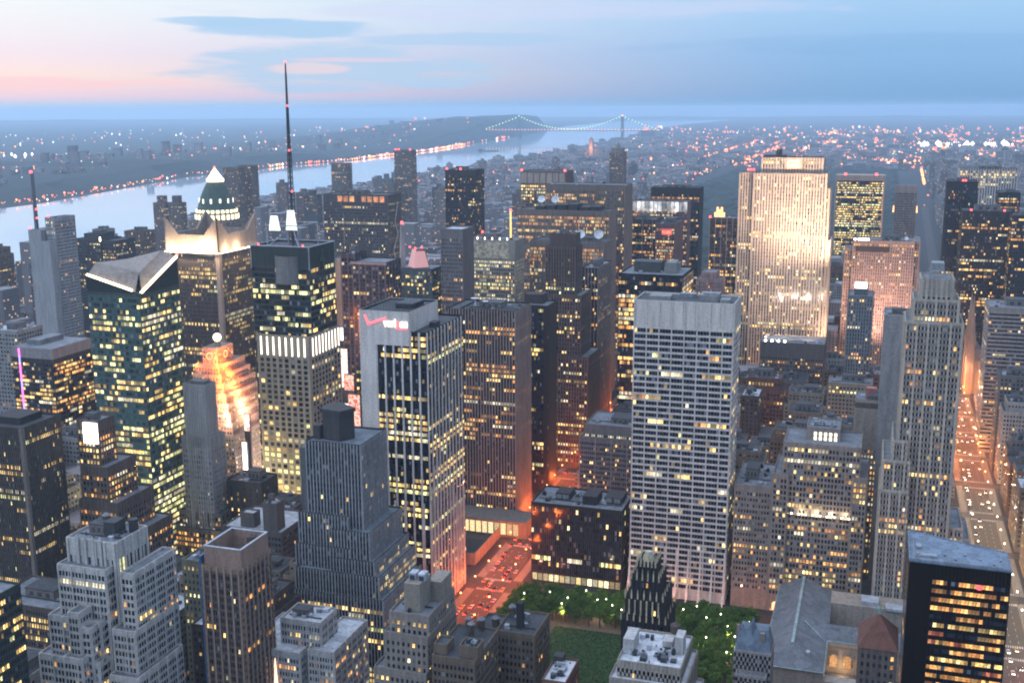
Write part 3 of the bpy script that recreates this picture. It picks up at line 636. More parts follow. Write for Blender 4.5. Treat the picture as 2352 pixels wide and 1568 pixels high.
# lit pale tower
S = st(1.9, 3.8, .6, .6, .4, 1, None, .15, 5, 20, .3, 'white', .35, .4, .7, .3, col=(.44,.44,.42), pcol=(.42,.42,.40), scol=(.34,.34,.32))
a = T['wht']; r = tower('office_tower', 'pale glowing tower with rooftop lamps, a lit yellow mast and a dim gridded top', [t('wht')], S, seed=14, gear=3, roof=ROOF)
m = MB(); m.quad((a[0]+4,a[2]-.7,a[4]-19),(a[1]-6,a[2]-.7,a[4]-19),(a[1]-6,a[2]-.7,a[4]-2),(a[0]+4,a[2]-.7,a[4]-2))
m.build('lit_screen', lit('gridded_screen', (.75,.78,.72), (.8,.8,.72), .25, .3, .3), r)
for k in range(6): lampm = MB(); lampm.cone(a[0]+3+k*8, a[2]+2, a[4]-.2, a[4]+2.2, .6, .5, 6); lampm.build('roof_lamp', glow('roof_white_light', (1,.95,.75), 5), r)
m = MB(); m.tube((a[1]-13,a[3]-3,a[4]-1),(a[1]-13,a[3]-3,a[4]+27), .9, 6); m.build('mast', glow('lit_mast', (1,.72,.12), 1.6), r)
red_lights(r, [(a[0]+8,a[3]-4,a[4]+4),(a[1]-13,a[3]-3,a[4]+27)], 1.3)
# black flat roofed tower (east of the avenue)
S = st(1.75, 3.9, .88, .72, .08, 1, None, .05, 6, 1.5, .3, 'orange', .16, .5, .55, .05, col=(.012,.012,.016), pcol=(.02,.02,.025), scol=(.015,.015,.02))
a = T['m11']; r = tower('office_tower', 'wide black tower with a flat blue grey roof and two round edged penthouses', [t('m11')], S, near=True, seed=19, gear=3, roof=ROOF, gearbig=False)
m = MB(); cx_, cy_ = (a[0]+a[1])/2-5, (a[2]+a[3])/2
m.prism([(cx_-10+10*math.cos(R0(q))*.5, cy_+9*math.sin(R0(q))) for q in range(90,271,20)]+[(cx_+10,cy_-9),(cx_+10,cy_+9)], a[4]-1, a[4]+8); m.each('penthouse', wall((.08,.09,.10)), r)
m = MB(); m.box(cx_+14,cx_+24,cy_-10,cy_+14,a[4]-1,a[4]+6); m.prism([(cx_+14,cy_-10),(cx_+24,cy_-10),(cx_+22,cy_+12),(cx_+16,cy_+12)], a[4]+6, a[4]+8); m.each('penthouse', wall((.25,.27,.28)), r)
# office behind the white grid tower's left edge
S = st(1.5, 3.7, .6, .5, .45, 8, .8, .25, 14, 2, .3, 'mix', .03, .22, .4, .1, col=(.22,.21,.23), pcol=(.36,.35,.38), scol=(.23,.22,.24))
a = T['m13']; p = T['m13p']
r = tower('office_building', 'mid-height grey office with lit setback floor, half hidden behind the white grid tower', [t('m13'), (p[0],p[1],p[2],p[3],a[4]-1,p[4], st(1.6,3.7,.6,.55,0,1,None,0,.5,6.5,.3,'white',1,0,col=(.22,.21,.23)))], S, near=True, seed=4, gear=10, roof=ROOF)
# low dark glass block beside the avenue
a = T['hbo']; S = st(1.5, 3.8, .9, .78, .12, 1, .16, .05, 8, 2, .3, 'mix', .03, .1, .4, .03, col=(.02,.02,.022), pcol=(.14,.12,.11), scol=(.022,.022,.025))
r = tower('office_building', 'low dark glass block with ribbed facade and cluttered roof, facing the park trees', [(a[0],a[1]-1.5,a[2],a[2]+36,0,a[4])], S, near=True, seed=2, gear=12, roof=ROOF, gearbig=False)
m = MB(); x0, x1, y0, z = a[0], a[1], a[2], a[4]
m.box(x0+14,x0+24,y0+12,y0+26,z-1,z+4); m.box(x0+34,x0+44,y0+8,y0+24,z-1,z+5); m.box(x0+48,x0+60,y0+14,y0+30,z-1,z+3.4); m.each('penthouse', wall((.05,.05,.055)), r)
m = MB()
for bx in ((14.6,18.2,12),(19,23.2,12),(49,53,14),(54.5,58.8,14),(28,31.5,10)): m.quad((x0+bx[0],y0+bx[2]-.1,z),(x0+bx[1],y0+bx[2]-.1,z),(x0+bx[1],y0+bx[2]-.1,z+3),(x0+bx[0],y0+bx[2]-.1,z+3))
m.each('louvre', wall((.32,.34,.38)), r)
m = MB()
for k in range(16): m.quad((x0+1+k*3.9,y0-.2,1),(x0+4.2+k*3.9,y0-.2,1),(x0+4.2+k*3.9,y0-.2,6),(x0+1+k*3.9,y0-.2,6))
m.each('shop_window', lit('lit_shop', (1,.7,.3), (1,.9,.6), .3, 2.2), r)
# ---- towers round the square ----------------------------------------------
S = st(2.2, 3.9, .9, .6, .1, 3, .2, .08, 4, 2, .3, 'green', .12, .45, .5, .12, blue=True, col=(.07,.10,.10), pcol=(.09,.13,.13), scol=(.10,.14,.14))
a = T['tst']; x0, x1, y0, y1 = a[0], a[1]-0, a[2], a[3]+14; zl, zc = 203, 203
r = tower('glass_tower', 'green glass tower with a notched slanting roof edged in bright strip lights', [(x0,x1,y0,y1,0,62,dict(S, full=.5, part=.45, pd=.75, sparse=.4, top=0)),(x0,x1,y0,y1,62,118,dict(S, full=.2, part=.5, base=0, top=0)),(x0,x1,y0,y1,118,203,dict(S, base=0))], S, near=True, seed=33, gear=0, parapet=.2)
m = MB()  # slanting crown: low at the front corner, high at both far corners
A, B, C = (x0,y0), (x1,y0), (x1,y1); zA, zB, zC = 213.7, 203.1, 222
m.quad((x0,y0,203),(x1,y0,203),(x1,y0,zB),(x0,y0,zA)); m.quad((x1,y0,203),(x1,y1,203),(x1,y1,zC),(x1,y0,zB))
m.quad((x0,y0,203),(x0,y0,zA),(x0,y1,219),(x0,y1,203)); m.quad((x0,y1,203),(x1,y1,203),(x1,y1,zC),(x0,y1,219)); m.build('crown_wall', wall((.03,.045,.055)), r)
m = MB(); xi, yi = x1-3, y0+3
m.quad((x0,y0+1,zA-.4),(xi-1,y0+1,zB-.2),(xi-4,y0+11,zB+13),(x0,y0+11,zA+7)); m.quad((xi+2,yi+1,zB+.2),(x1-.5,y1,zC-.3),(x1-12,y1,zC+4),(xi-5,yi+9,zB+12)); m.poly([(x0,y0+11,zA+7),(xi-4,y0+11,zB+13),(xi-5,yi+9,zB+12),(x1-12,y1,zC+4),(x0,y1,219)])
m.build('sloping_roof', wall((.36,.33,.32)), r)
m = MB(); m.tube((x0+.5,y0+.6,zA+.3),(x1-6,y0+.6,zB+1.9),.85,6); m.tube((x1+.0,y0+2,zB+.5),(x1+.0,y1-1,zC+.2),.85,6); m.build('light_strip', glow('roof_strip_light', (1,.78,.45), 8.0, 'AUTO'), r)
red_lights(r, [(x1,y1,zC+1)], 1.0)
# crown-finned tower
S = st(1.7, 3.8, .62, .62, .4, 1, None, .1, 5, 2, 1, 'yellow', .10, .3, .5, .08, col=(.06,.055,.06), pcol=(.13,.115,.12), scol=(.07,.065,.07))
a = T['astor']; x0, x1, y0, y1, z = a; y1 += 30
r = tower('office_tower', 'dark tower with floodlit pointed stone fins at its crown', [(x0,x1,y0,y1,0,z)], S, near=True, seed=17, gear=4, roof=ROOFD)
stone = wall((.42,.35,.31)); m = MB()
for cx_, cy_ in ((x0,y0),(x1,y0),(x1,y1),(x0,y1)): m.box(cx_-2, cx_+2, cy_-2, cy_+2, 0, z-1.2)
m.each('corner_pier', stone, r)
m = MB()
def fin(xa, ya, xb, yb, th=.9):   # swooping crown wall, tall at both ends, low in the middle
    n_ = 8; d = Vector((xb-xa,yb-ya,0)).normalized(); q = Vector((-d.y,d.x,0))*th
    for k in range(n_):
        u0, u1 = k/n_, (k+1)/n_; h = lambda u: 15+15*(max(0, abs(2*u-1)-.5)/.5)
        p0 = Vector((xa+(xb-xa)*u0, ya+(yb-ya)*u0, z-1)); p1 = Vector((xa+(xb-xa)*u1, ya+(yb-ya)*u1, z-1))
        for s_ in (q, -q): m.quad(tuple(p0+s_), tuple(p1+s_), tuple(p1+s_+Vector((0,0,h(u1)))), tuple(p0+s_+Vector((0,0,h(u0)))))
        m.quad(tuple(p0+q+Vector((0,0,h(u0)))), tuple(p1+q+Vector((0,0,h(u1)))), tuple(p1-q+Vector((0,0,h(u1)))), tuple(p0-q+Vector((0,0,h(u0)))))
fin(x0,y0,x1,y0); fin(x1,y0,x1,y1); fin(x0,y1,x1,y1); fin(x0,y0,x0,y1); m.each('crown_fin', stone, r)
m = MB()
for k in range(9): m.box(x0+3+k*(x1-x0-6)/8-.5, x0+3+k*(x1-x0-6)/8+.5, y0-4.2, y0-3.4, z-1, z-.3)
for k in range(5): m.box(x1+3.4, x1+4.2, y0+4+k*10-.5, y0+4+k*10+.5, z-1, z-.3)
m.box(x0-4.4, x1+4.4, y0-4.5, y0-3, z-1.4, z-1); m.box(x1+3.1, x1+4.4, y0-2.9, y1, z-1.4, z-1); m.each('floodlight', glow('crown_floodlight', (1,.85,.6), 6), r)
for k in range(4): lamp('POINT', 'crown_flood', (x0+6+k*(x1-x0-12)/3, y0-6, z+1), 26000, (1,.74,.46), .5)
for k in range(2): lamp('POINT', 'crown_flood', (x1+6, y0+10+k*18, z+1), 15000, (1,.74,.46), .5)
lamp('POINT', 'crown_flood', (x1-9, y0-6, z+3), 42000, (1,.76,.5), .5)
# domed tower with lit pyramid
a = T['wwp']; x0, x1, y0, y1, z = a; cx_, cy_ = (x0+x1)/2, (y0+y1)/2
S = st(2.4, 3.8, .5, .55, .3, 1, None, .25, 5, 1.5, .5, 'yellow', .04, .25, .4, .12, col=(.30,.26,.25), pcol=(.33,.29,.28))
r = tower('domed_tower', 'tower with a green dome, ring of lit windows and glowing pyramid tip', [(x0,x1,y0,y1,0,z-8)], S, seed=2, gear=0)
m = MB(); R1 = (x1-x0)/2
m.cone(cx_,cy_,z-9,z+1,R1*1.0,R1*1.0,16); m.build('drum', wall((.33,.30,.27)), r)
m = MB()
for k in range(26):
    a_ = 6.2832*k/26; c, s = math.cos(a_), math.sin(a_); q = R1*1.005+.15
    for zz_, h_ in ((z-6.5, 6.5), (z+2.2, 4.2)):
        q2 = q if h_ > 5 else R1*.95
        m.quad(*[(cx_+q2*c-s*w_, cy_+q2*s+c*w_, zz_+dz_) for w_, dz_ in ((-2.2,0),(2.2,0),(2.2,h_),(-2.2,h_))])
m.each('colonnade_window', glow('colonnade_light', (1,.88,.50), 2.6), r)
m = MB(); prof = [(.93,1),(.90,7),(.80,16),(.66,27),(.48,38),(.36,43)]
for (ra, za), (rb, zb) in zip(prof, prof[1:]): m.cone(cx_,cy_,z+za,z+zb,R1*ra,R1*rb,16,0,True)
m.build('dome', wall((.10,.16,.15)), r)
m = MB()
for k in range(12):
    a_ = 6.2832*(k+.5)/12; c, s = math.cos(a_), math.sin(a_); q = R1*.80
    m.quad(*[(cx_+q*c-s*w_, cy_+q*s+c*w_, z+15+dz_) for w_, dz_ in ((-1.2,0),(1.2,0),(1.2,6),(-1.2,6))])
m.each('dormer_window', glow('dormer_light', (1,.95,.75), 2.5), r)
m = MB(); m.cone(cx_,cy_,z+43,z+47,R1*.4,R1*.4,12); m.cone(cx_,cy_,z+47,z+62,R1*.36,.2,8,0,False); m.build('pyramid_tip', glow('glass_pyramid_light', (1,.80,.42), 4.0), r)
red_lights(r, [(cx_,cy_,z+61)], 1.5)
# antenna tower
a = T['cn']; b = T['cnlow']; x0, x1, y0, y1, z = a; z -= 3; y1 += 12
SG = st(2.1, 3.9, .92, .68, .08, 3, .2, .06, 2, 14, .3, 'green', .08, .4, .45, .16, col=(.05,.07,.07), pcol=(.09,.11,.11), scol=(.06,.085,.085))
SM = st(4.9, 4.0, .62, .66, .5, 1, None, .35, 5, 16, 1.2, 'yellow', .02, .2, .45, .09, col=(.40,.36,.30), pcol=(.43,.39,.33), scol=(.40,.36,.30))
r = tower('skyscraper', 'glass skyscraper with a tall broadcast mast and bright light fins at mid height', [(x0,x1,y0+4,y1,0,z,SG),(x0+5,x1+.8,y0-2,y1+2,0,78,dict(SM, pal='green', full=.4, part=.45, pd=.7, sparse=.4, top=0)),(x0+5,x1+.8,y0-2,y1+2,78,b[4],dict(SM, base=0))], SM, near=True, seed=44, gear=0, roof=ROOFD)
m = MB(); xb0, xb1, yb0, yb1, zb = x0+5, x1+.8, y0-2, y1+2, b[4]
for k in range(8): xx = xb0+1.2+(k+.5)*(xb1-xb0-2.4)/8; m.box(xx-.45,xx+.45,yb0-.95,yb0-.6,zb-15,zb-1.5)
for k in range(9): yy = yb0+1.2+(k+.5)*(yb1-yb0-2.4)/9; m.box(xb1+.6,xb1+.95,yy-.4,yy+.4,zb-15,zb-1.5)
m.each('light_fin', glow('white_light_fin', (1,.93,.8), 3.2, 'AUTO'), r)
m = MB(); cc = x0+.62*(x1-x0)
for k in range(10):
    u0, u1 = R0(180+k*18), R0(180+(k+1)*18); m.quad((cc+9*math.cos(u0),y0+4+5*math.sin(u0),z-26),(cc+9*math.cos(u1),y0+4+5*math.sin(u1),z-26),(cc+9*math.cos(u1),y0+4+5*math.sin(u1),z-6),(cc+9*math.cos(u0),y0+4+5*math.sin(u0),z-6))
m.build('round_bay', wall((.22,.23,.25)), r)
m = MB(); zf = z+15; fx0, fx1, fy0, fy1 = x0+13, x1-9, y0+6, y1-8
for xx in (x0,x1):
    for yy in (y0+4,y1): m.tube((xx,yy,z-16),(xx,yy,z+.6),.5)
for p_, q_ in (((x0,y0+4),(x1,y0+4)),((x1,y0+4),(x1,y1)),((x1,y1),(x0,y1)),((x0,y1),(x0,y0+4))): m.tube(p_+(z+.6,),q_+(z+.6,),.45)
for xx in (fx0,fx1):
    for yy in (fy0,fy1): m.tube((xx,yy,z-1),(xx,yy,zf),.45)
    m.tube((xx,fy0,zf),(xx,fy1,zf),.4); m.tube((xx,fy0,z),((fx0+fx1)/2,(fy0+fy1)/2,zf-2),.3)
for yy in (fy0,fy1): m.tube((fx0,yy,zf),(fx1,yy,zf),.4)
m.build('roof_frame', plain('pale_steel', (.42,.45,.50), .5, .2), r)
m = MB(); mx, my = (fx0+fx1)/2, (fy0+fy1)/2
zt_ = 352.; segs = [(z-2, 262, 1.9, 1.6), (262, 290, 1.3, 1.0), (290, 322, .75, .5), (322, 345, .4, .28), (345, zt_, .2, .12)]
for za, zb_, ra, rb in segs:
    n_ = max(2, int((zb_-za)/4))
    for k in range(n_):
        u0, u1 = k/n_, (k+1)/n_; r0, r1 = ra+(rb-ra)*u0, ra+(rb-ra)*u1; z0_, z1_ = za+(zb_-za)*u0, za+(zb_-za)*u1
        Q = [(1,1),(1,-1),(-1,-1),(-1,1)]
        for i_ in range(4):
            c0, c1 = Q[i_], Q[(i_+1) % 4]
            m.tube((mx+c0[0]*r0,my+c0[1]*r0,z0_),(mx+c0[0]*r1,my+c0[1]*r1,z1_),.32,4); m.tube((mx+c0[0]*r0,my+c0[1]*r0,z0_),(mx+c1[0]*r1,my+c1[1]*r1,z1_),.2,3)
    m.tube((mx,my,za),(mx,my,zb_),ra*.55,6,0,rb*.55); m.cone(mx,my,zb_-1,zb_+.3,ra*.9,ra*.9,8)
m.build('broadcast_mast', plain('mast_steel', (.07,.07,.085), .6, .2), r)
red_lights(r, [(mx,my,zt_),(mx+.6,my-1,322),(mx+.8,my-1.4,291),(mx+2,my-2,262),(x0+6,y0+5,z+.8),(x1-5,y0+5,z+.8),(mx+3,my-2.5,z+18)], .75)
m = MB()
for (xa, xb, yy, za, zb_) in ((mx-10,mx-2.6,fy0-.5,z+11.5,z+22),(mx+2.8,mx+10,fy0+1,z+12,z+26)):
    m.quad((xa-.5,yy,za),(xb+1.2,yy,za),(xb-1,yy+.3,zb_),(xa+1,yy+.3,zb_)); m.quad((xa-.5,yy+.6,za),(xa+1,yy+.9,zb_),(xb-1,yy+.9,zb_),(xb+1.2,yy+.6,za))
m.each('lit_sign_panel', glow('white_panel_light', (.95,1,.86), 1.35), r)
text('4', 17, (x1+.5, y0+18, z-15), (math.pi/2,0,math.pi/2), plain('green_sign', (.03,.10,.07), .4), r, 'address_numeral')
# stepped orange-lit building with a globe
a = T['par']; x0, x1, y0, y1, z = a; S = st(2.6, 3.8, .5, .5, .35, 1, None, .15, 3, 1.2, .4, 'orange', .12, .4, .6, .2, col=(.52,.44,.38), pcol=(.54,.46,.40))
tiers = [(x0+3,x1-3,y0+6,y1-10,0,z)]
for k in range(7): tiers.append((x0-1.5-k*1.2, x1+1.6+k*3.0, y0+1-k*2.2, y1+k*3, 0, z-13-k*7.4))
tiers.append((x0-12, x1+23, y0-16, y1+24, 0, z-66))
r = tower('stepped_tower', 'stepped stone tower glowing orange with clock faces and a lit globe on top', tiers, S, near=True, seed=3, gear=0)
m = MB(); cx_, cy_ = (x0+x1)/2, (y0+y1)/2-2
m.cone(cx_,cy_,z-1,z+3,3.2,2.4,8); m.build('globe_stand', wall((.4,.34,.3)), r)
m = MB()
for k in range(8): t0, t1 = R0(-80+k*20), R0(-60+k*20); m.cone(cx_,cy_,z+6.4+3.4*math.sin(t0),z+6.4+3.4*math.sin(t1),3.4*math.cos(t0),3.4*math.cos(t1),14)
m.build('globe', glow('globe_light', (1,.82,.5), 4), r)
m = MB()
for fx, fy, ax in ((cx_,y0+5.4,'x'),(x1-2.5,cy_,'y')):
    for k in range(24):
        u = 6.2832*k/24; c, s = 2.7*math.cos(u), 2.7*math.sin(u); p_ = (fx+c,fy,z-7+s) if ax == 'x' else (fx,fy+c,z-7+s)
        m.box(p_[0]-.2,p_[0]+.2,p_[1]-.2,p_[1]+.2,p_[2]-.2,p_[2]+.2)
m.each('clock_face', glow('clock_light', (1,.55,.18), 2.5), r)
for k in range(7):
    zz_ = z-13-k*7.4; fc = (1,.17,.02) if k < 3 else (1,.27,.08) if k < 5 else (1,.50,.32)
    lamp('POINT', 'setback_flood', (x1+4.5+k*3.0, y0+10, zz_+2), 24000, fc, .4); lamp('POINT', 'setback_flood', (x1+1+k*2.6, y0-2-k*2.2, zz_+2), 20000, fc, .4)
lamp('POINT', 'setback_flood', (x1+1, y0+2, z-8), 15000, (1,.26,.05), .4); lamp('POINT', 'setback_flood', (x0, y0-2, z-12), 12000, (1,.26,.05), .4)
# slim pale tower before it
a = T['bush']; b = T['bushlow']; S = st(2.1, 3.7, .5, .5, .3, 1, None, .1, 4, 8, .3, 'warm', 0, .03, .3, .03, shade=.5, col=(.40,.43,.46), pcol=(.44,.46,.49), scol=(.40,.42,.45))
x0, x1, y0, y1, z = a
r = tower('slim_tower', 'slim pale grey tower with blank striped sides, standing before the orange-lit stepped tower', [(x0,x1,y0,y1,0,z,None),(b[0],b[1],b[2]+4,b[3],0,b[4])], S, near=True, seed=3, gear=0)
m = MB()
for k in range(9): xx = x0+1.5+k*(x1-x0-3)/8; m.box(xx-.45,xx+.45,y0-.35,y0,0,z-6-(k in (0,8))*8)
for k in range(4): yy = y0+2+k*3; m.box(x1,x1+.3,yy-.4,yy+.4,0,z-18)
m.each('rib', wall((.50,.52,.54)), r)
m = MB(); m.box(x0+3,x1-3,y0+3,y1-2,z-1.1,z+1.5); m.each('penthouse', wall((.2,.21,.23)), r)
# neon beam tower
a = T['westin']; x0, x1, y0, y1, z = a; S = st(2.2, 3.6, .86, .62, .1, 1, None, .12, 4, 3, .3, 'warm', .10, .6, .6, .2, col=(.06,.055,.07), pcol=(.10,.07,.07), scol=(.05,.045,.05))
r = tower('hotel_tower', 'hotel tower with a pink and blue neon beam and a blank grey parapet band', [(x0,x1,y0,y1,0,z-9)], S, near=True, seed=3, gear=0)
m = MB(); m.box(x0-.3,x1+.3,y0-.3,y1+.3,z-9,z,0,'t'); m.build('parapet_band', wall((.33,.33,.36)), r)
m = MB(); m.quad((x0,y0,z-.3),(x1,y0,z-.3),(x1,y1,z-.3),(x0,y1,z-.3)); m.box(x0+6,x0+20,y0+12,y1-8,z-.3,z+4); m.build('roof_plant', ROOF, r)
xx = x0+8.6; nb_ = 8
for k in range(nb_):
    m = MB(); za, zb_ = z-57+k*7, z-57+(k+1)*7; m.box(xx-.5,xx+.5,y0-1.2,y0-.5,za,zb_)
    m.build('neon_beam', glow('neon_pink', (1,.12,.62), 3.2) if k % 3 else glow('neon_blue', (.30,.22,1), 3.2), r)
# dark brown ribbed tower at the left edge
a = T['l6']; S = st(1.35, 3.7, .6, .6, .45, 1, None, .1, 4, 3, .4, 'yellow', .10, .22, .5, .04, col=(.06,.055,.06), pcol=(.15,.135,.13), scol=(.06,.055,.06))
r = tower('office_tower', 'dark brown ribbed tower at the left edge, behind the pale stone ziggurat', [t('l6'), (a[0],a[1]+1,a[2]-2,a[2]+4,0,40,None)], S, near=True, seed=23, gear=0, roof=ROOFD)
m = MB(); m.box(a[0]+6,a[1]-8,a[2]+8,a[3]-6,a[4]-1,a[4]+3); m.each('penthouse', wall((.05,.05,.06)), r)
m = MB(); m.box(a[1]-1.3,a[1]+.7,a[2]-.8,a[2]+1.2,0,a[4]-.4); m.each('corner_pier', wall((.24,.22,.21)), r)
# floodlit-sign building
a = T['l7']; S = st(2.6, 3.7, .58, .55, .25, 1, None, .1, 4, 5, .5, 'orange', .15, .55, .6, .2, col=(.16,.13,.12), pcol=(.19,.155,.14)); x0, x1, y0, y1, z = a
r = tower('setback_building', 'brown setback building with a dazzling white lit box on its upper wall', [(x0,x1,y0,y1,0,z),(x0+4,x1+7,y0-4,y1+8,0,z-27),(x0+2,x1+14,y0-6,y1+14,0,z-48),(x0,x1+22,y0-8,y1+20,0,z-68)], S, near=True, seed=41, gear=2)
m = MB(); m.box(x0+5.5,x1-.3,y0-1.4,y0-.05,z-14,z-1.5); m.build('lit_box_sign', glow('white_box_light', (1,.95,.92), 6.0, 'AUTO'), r)
# ---- foreground ------------------------------------------------------------
S = st(1.85, 3.75, .64, .60, .5, 4, .75, .12, 3, 1.8, .5, 'orange', .07, .13, .5, .03, shade=.08, col=(.62,.64,.66), pcol=(.68,.70,.72), scol=(.60,.62,.64))
A_, B_, C_, D_ = T['f1a'], T['f1b'], T['f1c'], T['f1d']
xr = lambda q, f: q[0]+(q[1]-q[0])*f
SA = st(2.6, 13, .42, .8, .6, 2, 1.1, .1, 2, 6, .8, 'white', 0, .1, .2, .06, col=S['col'], pcol=S['pcol'])
tiers = [(A_[0],A_[1],A_[2]+2,A_[3]-4,0,A_[4],SA),
         (B_[0]-1,B_[1]-9,B_[2],B_[3],0,B_[4]),(B_[1]-4,B_[1]+3,B_[2]+4,B_[3]+6,0,B_[4]-2),
         (C_[0],C_[1]-13,C_[2],C_[3],0,C_[4]),(C_[1]-9,C_[1]+3,C_[2]+3,C_[3]+6,0,C_[4]-4),
         (D_[0]-1,D_[1]-15,D_[2],D_[3],0,D_[4]),(D_[1]-11,D_[1]+4,D_[2]+2,D_[3]+6,0,D_[4]-6),
         (C_[0]+16,C_[0]+22,C_[2]-6,C_[2]+3,0,C_[4]+6),(C_[0]+22,C_[0]+27,C_[2]-5,C_[2]+3,0,C_[4]-1),(D_[0]+18,D_[0]+28,D_[2]-6,D_[2]+3,0,D_[4]+4)]
r = tower('setback_tower', 'pale stone ziggurat tower with many stepped setbacks at the lower left', tiers, S, near=True, seed=13, gear=9, roof=ROOF)
m = MB(); z = A_[4]
for k in range(4):   # carved pointed crests on the top block
    xx = A_[0]+6.5+k*4.2; m.prism([(xx-.9,A_[2]+1),(xx+.9,A_[2]+1),(xx+.9,A_[2]+2.2),(xx-.9,A_[2]+2.2)], z-13, z+.2); m.cone(xx, A_[2]+1.6, z+.2, z+2.4, 1.0, .1, 4, 0, False)
m.each('carved_crest', wall((.56,.58,.61)), r)
m = MB(); m.box(A_[0]+15,A_[0]+21,A_[2]+10,A_[2]+18,z-1,z+6); m.cone(A_[0]+24,A_[2]+20,z-1,z+5,2.2,2.2,12); m.each('penthouse', wall((.07,.075,.09)), r)
water_tank(r, A_[0]+9, A_[2]+20, z-1)
# tan tower with an open walled roof
A_, B_ = T['f2a'], T['f2b']; x0, x1, y0, y1, z = B_; y1 += 5
S = st(1.25, 3.7, .84, .6, .6, 3, .9, .1, 3, 2.5, 1.2, 'orange', .02, .1, .5, .02, shade=.05, col=(.30,.22,.18), pcol=(.37,.28,.24), scol=(.14,.11,.10))
r = tower('tan_tower', 'tan tower whose roof is an open walled tank yard, in the foreground', [(x0,x1,y0,y1,0,z)], S, near=True, seed=4, gear=0)
m = MB(); X0, X1, Y0_, Y1_, Z_ = A_[0]+.8, A_[1]-.6, A_[2]-1, y1-1.5, A_[4]; q = .7
for bx in ((X0,X1,Y0_,Y0_+q),(X0,X1,Y1_-q,Y1_),(X0,X0+q,Y0_+q,Y1_-q),(X1-q,X1,Y0_+q,Y1_-q)): m.box(*bx, z-1, Z_, 0)
m.each('roof_wall', wall((.37,.27,.23)), r)
m = MB()
for bx in ((X0-.2,X1+.2,Y0_-.2,Y0_+q+.2),(X0-.2,X1+.2,Y1_-q-.2,Y1_+.2),(X0-.2,X0+q+.2,Y0_+q+.2,Y1_-q-.2),(X1-q-.2,X1+.2,Y0_+q+.2,Y1_-q-.2)): m.box(*bx, Z_, Z_+.45)
m.each('coping', ROOFB, r)
m = MB(); m.cone(X1-6,Y1_-5,z,Z_-.6,2.3,2.2,16,0); m.cone(X1-6,Y1_-5,Z_-.6,Z_+.6,2.3,.2,16,0,False); m.build('water_tank', TANKW, r)
m = MB()
for k in range(4): m.box(X0+5+k*2.3,X0+6.9+k*2.3,Y0_+7,Y0_+9.5,z,z+2.2+.3*(k % 2))
m.each('cooling_unit', ROOFB, r)
m = MB(); m.box(x0-1.4,x0-.1,y0+.5,y1,0,z+4); m.build('side_stack', plain('blue_panel', (.05,.13,.26), .6), r)
# white terrace building
A_, B_ = T['f3a'], T['f3b']; S = st(1.55, 3.7, .55, .55, .5, 4, .75, .15, 3, 2, .4, 'orange', .02, .22, .5, .05, shade=.1, col=(.50,.52,.55), pcol=(.54,.56,.59), scol=(.49,.50,.53))
x0, x1, y0, y1, z = B_
r = tower('terrace_building', 'pale building with a roof terrace and small windowed block, before the pinstriped tower', [(x0,x1-9,y0,y1,0,z),(x1-7,x1+7,y0+5,y1+4,0,z+.5),(x1-9.1,x1-6.9,y0+9,y1,0,z-.5,None),(A_[0]+1,A_[1]+1,A_[2]+2,A_[2]+20,z-2,A_[4],dict(S, base=.8, top=1.2))], S, near=True, seed=14, gear=6, roof=ROOFB)
m = MB(); m.cone(x0+18,y0-1,z-20,z-4,1.1,.2,8); m.build('painted_light_cone', glow('painted_uplight', (1,.62,.42), 2.2), r)  # solid glowing cone painted as the light thrown up the wall
m = MB(); m.cone(x0+18,y0-1.5,z-22,z-20,.8,1.1,8); m.build('uplight', glow('white_uplight', (1,.95,1), 8), r)
# striped setback tower
k_ = {q: T[q] for q in ('f4a','f4b','f4c','f4d','f4e')}; S = st(1.95, 3.6, .68, .66, .5, 1, .5, .10, 3, 1.6, .2, 'yellow', .06, .10, .5, .03, shade=.15, col=(.06,.07,.085), pcol=(.46,.50,.56), scol=(.07,.082,.10))
A_ = k_['f4a']; w0 = A_[0]
tiers = [(w0+1,A_[1],A_[2],A_[2]+34,0,A_[4])]
for q, dxl in (('f4b',0),('f4c',-1),('f4d',-2),('f4e',-3)): a = k_[q]; tiers.append((w0-1+dxl if q in ('f4d','f4e') else a[0]-6, a[1], a[2], A_[2]+40, 0, a[4]))
tiers.append((w0-4, A_[1]-8, A_[2]-3, A_[2]+30, 0, 96)); tiers.append((w0-5, A_[1]-6, A_[2]-6, A_[2]+30, 0, 78)); tiers[3] = tiers[3]+(dict(S, full=.14, part=.3),); tiers[4] = tiers[4]+(dict(S, full=.2, part=.3),)
S0 = dict(S, full=.01, part=.05)
tiers[0] = tiers[0]+(S0,)
r = tower('striped_tower', 'blue grey pinstriped tower stepping down in broad setbacks, in front of the sign tower', tiers, S, near=True, seed=9, gear=0, roof=plain('blue_grey_roof', (.17,.21,.25), .9))
m = MB(); m.box(w0-3.5,w0+.9,A_[2]+1,A_[2]+28,0,A_[4]-5); m.build('blank_side_wing', wall((.14,.16,.19)), r)
m = MB(); m.prism([(w0+8,A_[2]+8),(w0+20,A_[2]+5),(w0+25,A_[2]+14),(w0+12,A_[2]+22),(w0+7,A_[2]+18)], A_[4]-1, A_[4]+15); m.prism([(w0+7,A_[2]+7),(w0+21,A_[2]+4),(w0+26,A_[2]+14),(w0+12,A_[2]+23),(w0+6,A_[2]+18)], A_[4]+15, A_[4]+17); m.box(w0+3,w0+7,A_[2]+6,A_[2]+12,A_[4]-1,A_[4]+7); m.each('penthouse', wall((.07,.07,.08)), r)
